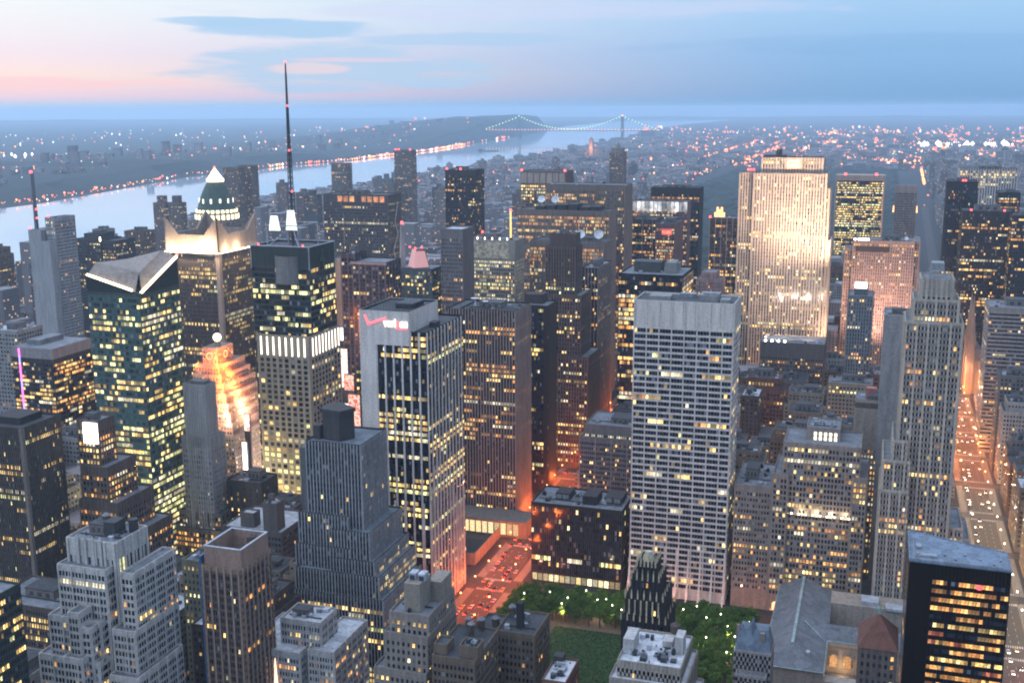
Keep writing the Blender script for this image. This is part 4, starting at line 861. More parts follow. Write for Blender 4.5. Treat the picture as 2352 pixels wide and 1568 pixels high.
# punched window building
a = T['f5']; p = T['f5p']; S = st(2.6, 3.9, .5, .5, .2, 1, None, .12, 3, 2.4, .6, 'yellow', .03, .2, .4, .1, shade=.05, col=(.31,.29,.28), pcol=(.32,.30,.29), scol=(.29,.27,.26)); x0, x1, y0, y1, z = a
r = tower('stone_building', 'grey stone building with square punched windows and twin rooftop huts, before the avenue', [(x0,x1,y0,y1,0,z),(x0-1.5,x1+.5,y0-3,y1,0,z-9),(x0-6,x1+.6,y0-6,y1,0,z-26)], S, near=True, seed=5, gear=3, gearbig=False)
m = MB(); m.box(x0+6,x1-6,y0+4,y0+18,z-1,z+13,0); m.box(x0+12,x1-1,y0+18,y1-1,z-1,z+9,0)
m.each('penthouse', wall((.33,.31,.28)), r)
m = MB()
for k in range(2): m.box(x0+7+k*4.5,x0+10.4+k*4.5,y0+8,y0+13,z+13,z+16.5)
m.each('rooftop_hut', ROOFB, r)
m = MB()
for k in range(2): m.box(x0+7.4+k*4.5,x0+10+k*4.5,y0+7.9,y0+8.05,z+13.2,z+15.6)
m.each('hut_opening', ROOFD, r)
# dark prewar block with tanks
a = T['f6']; S = st(2.0, 3.8, .6, .5, .25, 3, .6, .12, 3, 2, .5, 'warm', 0, .06, .4, .02, col=(.19,.155,.125), pcol=(.22,.18,.145), scol=(.17,.14,.115)); x0, x1, y0, y1, z = a
r = tower('old_loft_building', 'brown loft building with round tanks and a tall dark chimney, left of lawn', [(x0,x1,y0,y1,0,z),(x0-15,x0-.1,y0+2,y1+6,0,z-7)], S, near=True, seed=5, gear=7, roof=ROOFD, gearbig=False)
for q in ((x0-11,y0+9,1.9),(x0-5,y0+14,2.0),(x0+3,y0+16,1.8)): water_tank(r, q[0], q[1], z-7.2 if q[0] < x0 else z-1.1, q[2])
m = MB(); m.box(x0+8.2,x0+11,y0+6,y0+10,z-1,z+12); m.each('chimney', wall((.03,.03,.035)), r)
a = T['f7']; x0, x1, y0, y1, z = a; z -= 2
r = tower('old_loft_building', 'squat brown loft building with pale end huts on its roof, at bottom centre', [(x0-4,x1,y0,y1,0,z),(x0+8,x1+.4,y0+3,y0+11,z-1,z+5,None),(x0-4.3,x0+2,y0+3,y0+12,z-1,z+4,None)], dict(S), near=True, seed=7, gear=8, roof=ROOFD, gearbig=False)
for q in ((x0+3,y1-4),(x0+9,y1-3),(x0+6,y1-9)): water_tank(r, q[0], q[1], z-1, 1.7)
a = T['f8']; x0, x1, y0, y1, z = a
r = tower('brick_building', 'red brick building with a white roof terrace, beside the park lawn', [(x0,x1,y0,y1,0,z)], st(2.4,3.8,.5,.5,.2,1,None,.1,3,2,.5,'warm',0,.06,.4,.03,col=(.20,.11,.09)), near=True, seed=1, gear=7, roof=plain('white_roof', (.62,.65,.70), .7), gearbig=False)
m = MB(); m.box(x0+.6,x0+5,y1-6,y1-1,z-1,z+3); m.each('penthouse', wall((.06,.06,.07)), r)
# white roofed building before the black and gold tower
a = T['f10']; x0, x1, y0, y1, z = a; S = st(1.9, 3.9, .45, .5, .2, 1, None, .2, 3, 3.6, .8, 'yellow', .02, .06, .4, .03, shade=.1, col=(.38,.36,.34), pcol=(.40,.38,.36))
r = tower('stone_building', 'pale stone building with a whitewashed roof, directly before the black and gold tower', [(x0,x1,y0,y1+14,0,z),(x0-2.5,x1+2.5,y0-4,y1+14,0,z-6.5),(x0-5,x1+6,y0-6,y1+12,0,z-19)], S, near=True, seed=3, gear=14, roof=plain('white_roof', (.62,.65,.70), .7), gearbig=False)
m = MB(); m.box(x0+.8,x0+5.5,y0+8,y0+20,z-1,z+6); m.box(x1-5,x1-1.4,y0+14,y0+22,z-1,z+7); m.box(x1-11,x1-6.6,y0+17,y0+24,z-1,z+3); m.each('penthouse', wall((.52,.54,.58)), r)
m = MB(); m.cone(x1-7,y1+9,z+3,z+6.5,2.2,2.1,14); m.cone(x1-7,y1+9,z+6.5,z+8,2.3,.2,14,0,False); m.build('water_tank', TANKW, r)
# black and gold tower
a = T['f9']; x0, x1, y0, y1, z0_ = a; blk = wall((.022,.022,.028), .6); gold = plain('gilded_terracotta', (.62,.52,.34), .55)
S = st(2.1, 3.8, .45, .62, .55, 1, None, 0, 1, 1, .6, 'warm', 0, 0, 0, .03, col=(.022,.022,.028), pcol=(.03,.03,.036), scol=(.022,.022,.028))
cx_ = (x0+x1)/2; cyy = y0+11
tiers = [(x0,x1,y0,y1,0,82),(cx_-9,cx_+9,y0+1,y1-2,0,93),(cx_-6.6,cx_+6.6,y0+3,y1-5,0,102),(cx_-4.4,cx_+4.4,y0+5,y1-8,0,108.5)]
r = tower('gilded_tower', 'small black brick tower with gilded pinnacles stepping up to a crown', tiers, S, near=True, seed=3, gear=0, roof=ROOFD)
m = MB()
def pinn(x, y, z, h=3.2, s=.55, q=.62): s *= q; m.box(x-s,x+s,y-s,y+s,z-h*.35,z+h*.3,0); m.cone(x,y,z+h*.3,z+h,s*1.1,.08,4,0,False)
for i_, (a0, a1, b0, b1, _, zz_) in enumerate(tiers[:4]):
    n_ = (7,6,5,5)[i_]
    for k in range(n_+1):
        xx = a0+(a1-a0)*k/n_; pinn(xx, b0-.3, zz_+.2, (3.2,3.6,4.2,5)[i_], .5)
        if k in (0, n_):
            for kk in range(1, 5): pinn(xx, b0+(b1-b0)*kk/4, zz_+.2, 3.4, .5)
for k in range(6):
    xx = cx_-7+k*2.8; m.box(xx-.35,xx+.35,y0+.2,y0+.6,84,91.5)
    m.box(xx-.3,xx+.3,y0-.9,y0-.58,60,78)
m.each('gilded_pinnacle', gold, r)
m = MB(); m.cone(cx_,cyy,108,110.5,3.0,2.6,8); m.cone(cx_,cyy,110.5,112.5,2.3,1.6,8); m.build('gilded_crown', plain('verdigris_gilding', (.55,.50,.36), .6), r)
# ---- glass office at lower right -----------------------------------------
a = T['hs']; x0, x1, y0, z = a[0], a[1], a[2], a[4]; yl, yr = y0+36, y0+21
S = st(1.5, 3.9, .94, .48, .06, 1, .1, .05, 2, 5, .2, 'amber', .4, .5, .6, .02, col=(.016,.011,.010), pcol=(.018,.014,.013), scol=(.012,.010,.010)); S['mar'] = 7
FOOT.append((x0,x1,y0,yl))
r = empty('glass_office', (x0+x1)/2, y0+15, 0, label='black glass office with a blue grey roof and glowing orange floors, at the lower right', cat='building')
m = MB(); wins = []; rng = random.Random(5)
m.prism([(x0,y0),(x1,y0),(x1,yr),(x0,yl)], 0, z, 0); facade(m, wins, 'S', x0+9, x1, y0, 0, z, dict(S, mar=.5), rng); facade(m, wins, 'W', y0, yl, x0, 0, z, dict(S, full=.05, part=.05, sparse=.01), rng); facade(m, wins, 'E', y0, yr, x1, 0, z, S, rng)
m.build('wall', [wall(S['col'], .25), wall(S['pcol'], .3), wall(S['scol'], .25)], r); put_windows(r, wins, True)
rb = plain('blue_roof_slab', (.17,.23,.31), .75); m = MB(); m.prism([(x0-.3,y0-.3),(x1+.3,y0-.3),(x1+.3,yr+.2),(x0-.3,yl+.2)], z, z+.5)
P4 = [(x0+.3,y0+.3),(x1-.3,y0+.3),(x1-.3,yr-.4),(x0+.3,yl-.4)]
for (xa,ya),(xb,yb) in zip(P4, P4[1:]+P4[:1]): m.tube((xa,ya,z+.7),(xb,yb,z+.7),.35,4)
m.build('roof', rb, r)
m = MB(); m.box(x0+4.5,x0+11,y0+5,y0+8,z+.5,z+1.6); m.box(x0+2.4,x0+4,y0+4,y0+5.6,z+.5,z+1.5); m.box(x0+3,x0+5,y0+14,y0+18,z+.5,z+1.8)
for q in ((14,9),(18,5),(22,11),(28,8),(33,4),(36,9)): m.box(x0+q[0],x0+q[0]+.9,y0+q[1],y0+q[1]+.9,z+.5,z+1.3)
for a_, b_ in (((2,2),(37,2)),((37,2),(37,16)),((2,2),(2,28))): m.tube((x0+a_[0],y0+a_[1],z+.75),(x0+b_[0],y0+b_[1],z+.75),.22,4)
m.cone(x0+3.2,y0+4.8,z+1.5,z+2.4,.6,.6,8); m.each('roof_unit', [STEEL], r)
m = MB(); m.cone(x0+28,y0-.9,z-8.6,z-7.2,1.1,1.1,8); m.build('red_sign_reflection', glow('red_reflected_sign', (1,.05,.06), 1.6), r)  # glowing shape painted as a red sign mirrored in the glass
# ---- library ---------------------------------------------------------------
r = empty('library', -20, 625, 0, label='low stone library with grey slate hipped roofs and arched courtyard windows, behind the park trees', cat='building'); FOOT.append((-50,60,570,682))
slate = plain('grey_slate', (.17,.18,.20), .85); mar = wall((.42,.38,.35)); m = MB()
m.box(-46,-15.5,573,680,0,26.5); m.box(-15.5,50,612,628,0,26.5); m.box(-15.5,50,662,680,0,27.5); m.box(38,52,573,680,0,24); m.box(-15.5,38,573,580,0,22); m.each('wall', mar, r)
m = MB(); xr_ = -32.5
A0, A1, A2, A3 = (-47,572,26.6),(-14.8,572,26.6),(-14.8,681,26.6),(-47,681,26.6); R_0, R_1 = (xr_,588,34),(xr_,681,34)
m.quad(A0,R_0,R_1,A3); m.quad(A1,A2,R_1,R_0); m.poly([A0,A1,R_0]); m.poly([A2,A3,R_1])
B0, B1, B2, B3 = (-22,611,26.6),(50,611,26.6),(50,629,26.6),(-22,629,26.6); Q0, Q1 = (-28,620,33),(50,620,33)
m.quad(B0,B1,Q1,Q0); m.quad(B2,B3,Q0,Q1); m.poly([B1,B2,Q1]); m.each('roof', slate, r)
m = MB(); m.box(-33.3,-31.7,588,681,33.7,34.5); m.tube((-46.8,572.2,26.9),(-14.8,572.2,26.9),.45,4); m.tube((-47,572,26.9),(-47,681,26.9),.45,4); m.tube((-14.8,572,26.9),(-14.8,611,26.9),.4,4); m.tube((-14.8,611,26.9),(50,611,26.9),.4,4); m.tube((-16,611,26.8),(-28,620,33.2),.35,4); m.each('ridge_copper', plain('pale_copper', (.32,.40,.40), .7), r)
m = MB()
for xx in (-11,-3.5,4.5):
    pts = [(xx-2,12),(xx+2,12)]+[(xx+2*math.cos(R0(q)),17+2*math.sin(R0(q))) for q in range(0,181,20)]; m.poly([(x,610.85,z) for x, z in pts])
m.each('arched_window', lit('lit_arch', (1,.42,.12), (1,.52,.2), .7, 1.0), r)
m = MB()
for xx in (-11,-3.5,4.5):
    for q in range(0,180,12):
        a0, a1 = R0(q), R0(q+12); m.quad((xx+2.1*math.cos(a0),610.8,17+2.1*math.sin(a0)),(xx+2.9*math.cos(a0),610.8,17+2.9*math.sin(a0)),(xx+2.9*math.cos(a1),610.8,17+2.9*math.sin(a1)),(xx+2.1*math.cos(a1),610.8,17+2.1*math.sin(a1)))
m.box(-15,50,610.5,611,24.6,26.5); m.each('arch_moulding', wall((.46,.42,.38)), r)
m = MB(); m.box(-25,-23,583,586,29.5,32.2); m.box(2,12,664,674,27.5,30); m.box(16,28,660,668,27.5,29); m.each('roof_hatch', ROOFB, r)
m = MB(); m.box(-15,40,581,610,0,9); m.build('courtyard_block', wall((.13,.13,.14)), r)
lamp('POINT', 'courtyard_lamp', (-6,606,12), 2600, (1,.62,.3), .4); lamp('POINT', 'courtyard_lamp', (-14,598,14), 2500, (1,.75,.4), .4)
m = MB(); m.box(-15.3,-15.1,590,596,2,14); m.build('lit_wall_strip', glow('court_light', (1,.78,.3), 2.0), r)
# red-roofed tower house before the library
S = st(2.2, 3.9, .5, .5, .2, 1, None, .12, 3, 1, .6, 'orange', 0, .3, .4, .12, col=(.13,.11,.11), pcol=(.16,.13,.12))
x0, x1, y0, y1, z = 1.5, 17, 465, 488, 96.5
r = tower('tower_house', 'dark building with a rust red pyramid roof, beside the black glass office', [(x0,x1,y0,y1,0,z)], S, near=True, seed=9, gear=0)
m = MB(); cx_, cy_ = 9.2, 477; rr = wall((.15,.07,.055))
c4 = [(x0-.6,y0-.6),(x1+.6,y0-.6),(x1+.6,y1+.6),(x0-.6,y1+.6)]
for (xa,ya),(xb,yb) in zip(c4, c4[1:]+c4[:1]): m.poly([(xa,ya,z-.3),(xb,yb,z-.3),(cx_,cy_,107.3)])
m.build('pyramid_roof', rr, r); m = MB(); m.box(cx_-.5,cx_+.5,cy_-.5,cy_+.5,106.4,109.5); m.cone(cx_,cy_,109.5,110.6,.7,.1,4,0,False); m.build('finial', COPPER, r)
# chateau roofed house
S = st(1.9, 3.8, .5, .55, .15, 1, None, .15, 3, 1.2, .6, 'warm', 0, .05, .3, .03, shade=.15, col=(.34,.33,.34))
x0, x1, y0, y1, z = -51, -34.8, 470, 484, 84.5
r = tower('chateau_house', 'grey house with a steep chateau roof and tall chimneys, left of the library', [(x0,x1,y0,y1,0,z),(x0+1.5,x1-1.5,y0-5,y0,0,z-9)], S, near=True, seed=2, gear=0)
m = MB(); c4 = [(x0,y0),(x1,y0),(x1,y1),(x0,y1)]; i4 = [(x0+2,y0+5),(x1-2,y0+5),(x1-2,y1-2),(x0+2,y1-2)]
for k in range(4): a_, b_, c_, d_ = c4[k], c4[(k+1) % 4], i4[(k+1) % 4], i4[k]; m.quad(a_+(z-.9,),b_+(z-.9,),c_+(z+8.5,),d_+(z+8.5,))
m.quad(*[p_+(z+8.5,) for p_ in i4])
for xx, h_ in ((x0+7.5,14),(x0+3,10)): m.cone(xx,y0+6,z+2,z+h_,3.6,.1,4,0,False)
m.build('chateau_roof', plain('blue_slate', (.12,.16,.21), .8), r)
m = MB(); m.box(x0+11,x0+12.8,y0+2.4,y0+4.2,z,z+8); m.box(x0+.4,x0+1.8,y0+4,y0+5.5,z,z+10); m.each('chimney', wall((.3,.25,.24)), r)
# ---- park-side stone row ---------------------------------------------------
S = st(2.1, 3.75, .66, .60, .3, 3, .8, .12, 12, 2, .5, 'warm', .14, .42, .5, .16, shade=.22, col=(.34,.30,.28), pcol=(.38,.335,.31), scol=(.32,.285,.265))
A_, B_, C_ = T['sala'], T['salb'], T['salc']
r = tower('stone_office', 'broad stone office full of lit windows with stepped shoulders and a lit penthouse', [(A_[0],A_[1],A_[2]-1,A_[3],0,A_[4]),(B_[0],A_[0]+4,B_[2],B_[3],0,B_[4]),(A_[1]-4,B_[1],B_[2],B_[3],0,B_[4]+2),(C_[0],C_[1],C_[2],C_[3],A_[4]-2,C_[4],None)], S, near=True, seed=31, gear=5, gearbig=False)
m = MB()
for k in range(5):
    for j in range(2): xx = C_[0]+5.6+k*3.1; m.box(xx-.85,xx+.85,C_[2]-.15,C_[2]-.02,C_[4]-7.2+j*2.9-1,C_[4]-5+j*2.9-1)
m.each('lit_hall_window', glow('hall_light', (1,.93,.66), 2.6), r)
zz_ = 66.0; m = MB(); m.box(A_[0]+1,A_[1]-4,A_[2]-2.2,A_[2]-1.05,zz_,zz_+.7); m.build('ledge', wall((.36,.32,.30)), r)
m = MB()
for k in range(10): m.box(A_[0]+2+k*4.4,A_[0]+3+k*4.4,A_[2]-2.1,A_[2]-1.5,zz_+.7,zz_+1.2)
m.each('ledge_floodlight', glow('ledge_light', (1,.88,.62), 9), r)
for k in range(5): lamp('POINT', 'ledge_flood', (A_[0]+4+k*9, A_[2]-3.2, zz_+2.5), 2600 if k else 7000, (1,.80,.5), .3)
m = MB()
for k in range(7): m.prism([(B_[0]+4+k*7.4+2.2*math.cos(R0(q)), B_[2]-.6+.0*q) for q in (0,180)]+[(B_[0]+1.8+k*7.4,B_[2]-.2)], 1, 1.2)
for k in range(7):
    xx = B_[0]+5+k*7.4; pts = [(xx-2,1),(xx+2,1)]+[(xx+2*math.cos(R0(q)),5+2*math.sin(R0(q))) for q in range(0,181,30)]; m.poly([(x,B_[2]-.65,z) for x, z in pts])
m.each('lit_entrance_arch', glow('entrance_light', (1,.42,.16), 2.4), r)
a = T['aeo']; S = st(1.9, 3.9, .55, .5, .3, 4, .8, .15, 14, 3, .6, 'warm', .03, .2, .4, .08, shade=.25, col=(.30,.265,.25), pcol=(.33,.29,.275))
tower('stone_office', 'brown stone office squeezed between the white grid tower and the broad lit stone office', [t('aeo')], S, near=True, seed=6, gear=7)
a = T['bl37']; S = st(2.3, 3.8, .42, .5, 0, 1, None, 0, 3, 27, 1.2, 'orange', .6, .3, .7, .3, col=(.38,.355,.345))
r = tower('blank_topped_block', 'pale block with a blank upper wall above rows of orange windows', [t('bl37')], S, near=True, seed=3, gear=5); m = MB(); m.box(a[0]+.2,a[1]-.2,a[2]+3,a[2]+12,a[4]-.9,a[4]+3.2); m.each('penthouse', wall((.16,.13,.12)), r)
m = MB(); m.box(a[0]+7,a[0]+14,a[2]+30,a[2]+36,a[4],a[4]+7); m.build('reddish_hut', wall((.5,.22,.2)), r)  # hut in a reddish wall colour
# tall stepped tower
a5, b5, c5, l5, t5 = (T[q] for q in ('p500a','p500b','p500c','p500low','p500t'))
S = st(2.0, 3.75, .60, .60, .6, 3, 1.3, .06, 4, 1.6, .5, 'warm', .02, .26, .35, .08, shade=.08, col=(.52,.49,.44), pcol=(.58,.54,.48), scol=(.30,.28,.26))
SC = st(2.6, 5, .5, .8, .55, 1, None, 0, 1, 10, .8, 'warm', 0, .1, .3, .05, col=S['col'], pcol=S['pcol'])
tiers = [(a5[0],a5[1],a5[2],a5[3],180,a5[4],SC),(b5[0],b5[1],b5[2]+1,b5[3],0,b5[4]-2),(b5[0],a5[1]-.5,a5[2]-.6,b5[3],0,190),(c5[0],c5[1]+.5,c5[2],c5[3],0,c5[4]),(l5[0],l5[0]+15,l5[2]-4,l5[3],0,l5[4]-12),(l5[0]+5,l5[0]+13,l5[2]-2,l5[3],0,l5[4]),(l5[0]-1,l5[0]+15,l5[2]-6,l5[3],0,l5[4]-30),(c5[1]-9,c5[1]+9,c5[2]+4,c5[3]+6,0,70),(c5[1]-9,c5[1]+11,c5[2],c5[3]+9,0,52),(c5[1]-9,c5[1]+14,c5[2]+8,c5[3]+12,0,62)]
r = tower('art_deco_tower', 'tall stepped stone tower with vertical window bays beside the bright avenue', tiers, S, near=True, seed=12, gear=0, faces='SEW')
m = MB(); m.box(t5[0],t5[1],t5[2]+2,t5[3]-1,a5[4]+3.4,t5[4]); m.build('roof_tank_house', wall((.30,.34,.38)), r)
m = MB()
for xx in (t5[0]-.6,t5[1]+.6):
    for yy in (t5[2],t5[3]): m.tube((xx,yy,a5[4]-1),(xx,yy,a5[4]+3.6),.25,4)
m.tube((t5[0]-.6,t5[2],a5[4]+3.6),(t5[1]+.6,t5[2],a5[4]+3.6),.25,4); m.tube((t5[0]-.6,t5[2],a5[4]+1.4),(t5[1]+.6,t5[2],a5[4]+1.4),.2,4); m.build('roof_railing', plain('pale_steel', (.42,.45,.50), .5, .2), r)
m = MB()
for k in range(7): xx = a5[0]+1.6+k*(a5[1]-a5[0]-3.2)/6; m.box(xx-.5,xx+.5,a5[2]-.75,a5[2]-.5,a5[4]-9,a5[4]+.5+(k in (0,6))*.8)
m.each('crown_rib', wall((.44,.44,.43)), r)
sl5 = (b5[0]-14,b5[0]-5,770,800); r = tower('narrow_block', 'narrow blank grey slab wall behind the left side of the tall stepped tower', [(5.5,26,770,800,0,186)], st(2.2,3.8,.3,.4,0,1,None,0,3,3,1,'warm',0,.02,.3,.01,col=(.34,.36,.40)), seed=1, gear=2, blank='S')
# ---- floodlit slab and its neighbours --------------------------------------
S = st(3.0, 3.75, .46, .7, .95, 1, None, .10, 3, 3, .5, 'yellow', .04, .18, .45, .10, col=(.30,.25,.22), pcol=(.62,.53,.47), scol=(.17,.13,.12))
g, gl_, gt = T['ge'], T['gel'], T['get']
tiers = [(g[0],g[1],g[2],g[3]+20,0,g[4]),(gt[0],gt[1]-1,gt[2],gt[3]+12,g[4]-2,gt[4],dict(S, base=8)),(gl_[0],g[0]+4,gl_[2]+4,gl_[3]+20,0,gl_[4]),(g[1]-6,g[1]+3.2,g[2]+6,g[3]+22,0,g[4]-16),(g[1]-4,g[1]+6,g[2]+10,g[3]+24,0,g[4]-72)]
r = tower('floodlit_slab', 'tall thin stone slab lit brilliantly by floodlights with a glowing sign on top', tiers, S, near=True, seed=15, gear=0, faces='SEW')
xs_ = gt[0]+27; zs = gt[4]-11
m = MB(); m.box(xs_-1,xs_+15.5,g[2]+.6,g[2]+1.3,zs-1,zs+10.5); m.build('sign_halo_panel', glow('orange_sign_halo', (1,.28,.08), 1.1), r)  # glowing backing painted as the orange halo round the letters
text('GE', 10.5, (xs_, g[2]+.2, zs+.8), (math.pi/2,0,0), glow('amber_sign_light', (1,.78,.36), 3.0), r)
m = MB(); m.box(gt[0]+1,gt[0]+24,gt[2]+2,gt[3]+6,gt[4]-1,gt[4]+2); m.cone(gt[0]+17,gt[2]+8,gt[4]+2,gt[4]+9,3.6,2.8,12); m.each('penthouse', wall((.10,.09,.09)), r)
red_lights(r, [(g[0]-8,g[2]+12,g[4]+2),(g[0]-5,g[2]+12,g[4]+2),(g[0]-2,g[2]+12,g[4]+2)], 1.2)
f = T['gef']; SF = st(2.5, 3.7, .5, .5, .2, 1, None, .1, 3, 14, .6, 'orange', .12, .35, .5, .15, col=(.17,.15,.15))
r2_ = tower('stone_office', 'dark stone office with four roof floodlights, below the floodlit slab', [t('gef')], SF, seed=3, gear=3, gearbig=False)
for k in range(4):
    xx = f[0]+5+k*6.3; m = MB(); m.box(xx-.9,xx+.9,f[2]+2,f[2]+3.4,f[4]-1,f[4]+1.3); m.each('floodlight', glow('roof_floodlight', (1,.96,.9), 14), r2_)
for xx, zt_, e_ in ((-116,110,1.8e5),(-98,120,1.6e5),(-90,225,1.6e6),(-84,140,1.8e5),(-72,222,1.9e6),(-66,130,2.0e5),(-124,205,6e5),(-62,235,1.4e6),(-96,235,8e5)):
    lamp('SPOT', 'slab_floodlight', (xx+4, f[2]+4, 93), e_*1.4, (1,.75,.54), 2.0, (xx, g[2], zt_), 52 if zt_ > 180 else 80, 1.0)
for zz_ in (90, 180): lamp('SPOT', 'slab_floodlight', (-38, g[2]-12, zz_-25), 2.2e5, (1,.70,.50), 1.0, (-58, g[2]+6, zz_), 110, 1.0)
# right-hand midtown
S = st(2.5, 3.7, .45, .6, .5, 1, None, .12, 3, 2.5, .5, 'orange', .06, .25, .45, .14, col=(.40,.33,.30), pcol=(.43,.36,.33), scol=(.27,.225,.21))
a = T['intl']; r = tower('stone_office_tower', 'pink lit stone slab with a dark band and dazzling roof lights at its left corner', [t('intl'),(a[0]-9,a[0],a[2]+6,a[3],0,a[4]-10),(a[1],a[1]+6,a[2]+8,a[3],0,a[4])], S, near=True, seed=4, gear=4, faces='SEW')
m = MB()
for k in range(6): m.box(a[0]+1+k*2.6+(k > 0)*1.6,a[0]+2.6+k*2.6+(k > 0)*1.6,a[2]+1.2,a[2]+2.6,a[4]-.6,a[4]+1.8)
m.each('floodlight', glow('roof_floodlight', (1,.96,.9), 14), r)
m = MB(); m.box(a[0]+3,a[1]-26,a[2]-.95,a[2]-.8,a[4]-13,a[4]-7); m.build('louvre_band', wall((.07,.06,.065)), r); dish(r, a[1]-9, a[2]+8, a[4], 2.2)
for xx in (a[0]+16, a[0]+46): lamp('SPOT', 'stone_floodlight', (xx, a[2]-60, 46), 8e5, (1,.55,.42), 1.0, (xx, a[2], 110), 95, 1.0)
a, b = T['r5'], T['r5t']; S = st(2.3, 3.7, .45, .6, .4, 1, None, .1, 3, 2, .5, 'warm', .05, .25, .45, .1, col=(.13,.15,.19), pcol=(.22,.25,.30), scol=(.15,.17,.2))
r = tower('office_tower', 'small blue grey tower with a lit white top, before the pink lit slab', [t('r5'),(b[0],b[1],b[2],b[3],a[4]-2,b[4],None)], S, near=True, seed=3, gear=0)
m = MB(); m.box(b[0]+.3,b[1]-.8,b[2]-.4,b[2]-.03,b[4]-4,b[4]+2.2); m.build('lit_crown', glow('white_crown_light', (1,.88,.84), 3.5), r)
a = T['orng']; S = st(2.2, 3.7, .6, .62, .5, 3, .7, .1, 3, 3, .4, 'orange', .12, .3, .5, .1, col=(.06,.05,.055), pcol=(.34,.28,.27), scol=(.07,.06,.06))
r = tower('office_tower', 'dark ribbed tower topped by an orange glowing crown sign', [t('orng')], S, seed=3, gear=2, gearbig=False)
m = MB(); q = a[0]+5
for k, h_ in enumerate((5,11,8,11,5)): m.box(q+k*2.4,q+k*2.4+2.0,a[2]+2,a[2]+4,a[4]+1,a[4]+1+h_)
m.each('crown_sign', glow('orange_crown_light', (1,.42,.10), 3.0), r); red_lights(r, [(a[0]+.6,a[2]+.6,a[4])], 1.3)
a = T['pink']; S = st(2.0, 3.6, .4, .6, .6, 1, None, .1, 3, 2, .5, 'orange', 0, .12, .4, .05, col=(.40,.28,.27), pcol=(.46,.33,.32), scol=(.3,.22,.22))
tower('stepped_block', 'pinkish stepped stone block just left of the floodlit slab', [t('pink'),(a[0]+5,a[1]-6,a[2]+2,a[3],0,a[4]+7),(a[0]-4,a[1]+5,a[2]-4,a[3],0,a[4]-18)], S, seed=3, gear=0)
S = st(1.6, 3.8, .6, .6, .4, 1, None, .1, 3, 5, .5, 'orange', .25, .3, .6, .1, col=(.16,.11,.12), pcol=(.26,.18,.19), scol=(.2,.14,.15))
a = T['ubs']; r = tower('office_tower', 'reddish tower with a glowing red sign at the top of its wall', [t('ubs', dy1=6)], S, seed=3, gear=2, roof=ROOFD)
m = MB(); m.box(a[0]+8.2,a[1]-3.2,a[2]-1.1,a[2]-.8,a[4]-14.5,a[4]-6.5); m.build('sign_halo_panel', glow('red_sign_halo', (.75,.02,.01), .8), r)  # glowing backing painted as the red halo round the letters
text('UBS', 5.0, (a[0]+11.6, a[2]-1.5, a[4]-12.6), (math.pi/2,0,0), glow('bright_red_sign', (1,.16,.06), 3.2), r)
m = MB(); kx = a[0]+9.8
for k in range(3): an = R0(45+60*k); m.tube((kx-1.3*math.cos(an),a[2]-1.4,a[4]-10.8-1.6*math.sin(an)),(kx+1.3*math.cos(an),a[2]-1.4,a[4]-10.8+1.6*math.sin(an)),.28,5)
m.build('sign_emblem', glow('bright_red_sign', (1,.16,.06), 3.2), r)
tower('office_tower', 'dark tower with thin pale ribs directly left of the red-signed tower', [t('ubsl')], dict(S, pe=8, pw=.9, pcol=(.32,.27,.28), col=(.06,.05,.06), scol=(.06,.05,.06)), seed=5, gear=2, roof=ROOFD)
a = T['cbs']; r = tower('office_tower', 'tower crowned by a band of bright white lit panels, behind the red-signed tower', [t('cbs')], S, seed=6, gear=3, gearbig=False)
m = MB()
for k in range(13): m.box(a[0]+1.2+k*5.7,a[0]+6+k*5.7,a[2]-.9,a[2]-.6,a[4]-14,a[4]-1)
m.each('lit_panel', lit('white_crown_panel', (.9,.92,.95), (1,1,1), .35, 1.5, .12), r)
S = st(1.6, 3.8, .6, .65, .35, 1, None, .1, 3, 8, .4, 'orange', .1, .25, .5, .06, col=(.03,.03,.036), pcol=(.06,.06,.068), scol=(.035,.035,.04))
tower('office_tower', 'tall black tower with a slightly bowed roof line before the dark woods', [t('drk', dy1=20)], S, seed=6, gear=3, roof=ROOFD)
a = T['solow']; S = st(1.6, 3.9, .85, .62, 0, 1, None, .05, 3, 1, .4, 'yellow', .35, .5, .6, .1, col=(.035,.03,.03)); x0, x1, y0, y1, z = a
r = tower('framed_glass_tower', 'dark glass tower full of lit windows inside a broad pale stone frame', [(x0+2,x1-2,y0+2,y1,0,z-9)], S, seed=4, gear=0, roof=ROOFD)
m = MB(); m.box(x0,x0+2,y0,y1,0,z-9); m.box(x1-2,x1,y0,y1,0,z-9); m.box(x0,x1,y0,y1+.2,z-9,z); m.each('stone_frame', wall((.46,.37,.34)), r); red_lights(r, [(x0+15,y0+4,z),(x1-14,y0+4,z)], 2.2)
m = MB(); m.box(x1-2.6,x1-2.02,y0+.4,y0+1.6,60,z-9); m.build('red_lit_edge', glow('red_edge_light', (1,.22,.12), .8), r)
a = T['s712']; S = st(2.6, 3.7, .55, .5, .15, 1, None, .15, 3, 10, .8, 'warm', .02, .05, .3, .03, col=(.38,.34,.34))
r = tower('gridded_tower', 'pale tower of small square windows with an orange lamp at each corner', [t('s712')], S, seed=4, gear=0, faces='SEW')
for xx in (a[0]-.8, a[1]+.8): m = MB(); m.cone(xx,a[2]+1,a[4]-40,a[4]-30,1.3,.5,8); m.build('corner_lamp', glow('orange_corner_light', (1,.48,.15), 3.2), r)
S = st(1.8, 3.8, .7, .6, .12, 1, None, .06, 3, 3, .4, 'orange', .03, .2, .4, .07, col=(.03,.025,.025), pcol=(.04,.035,.035))
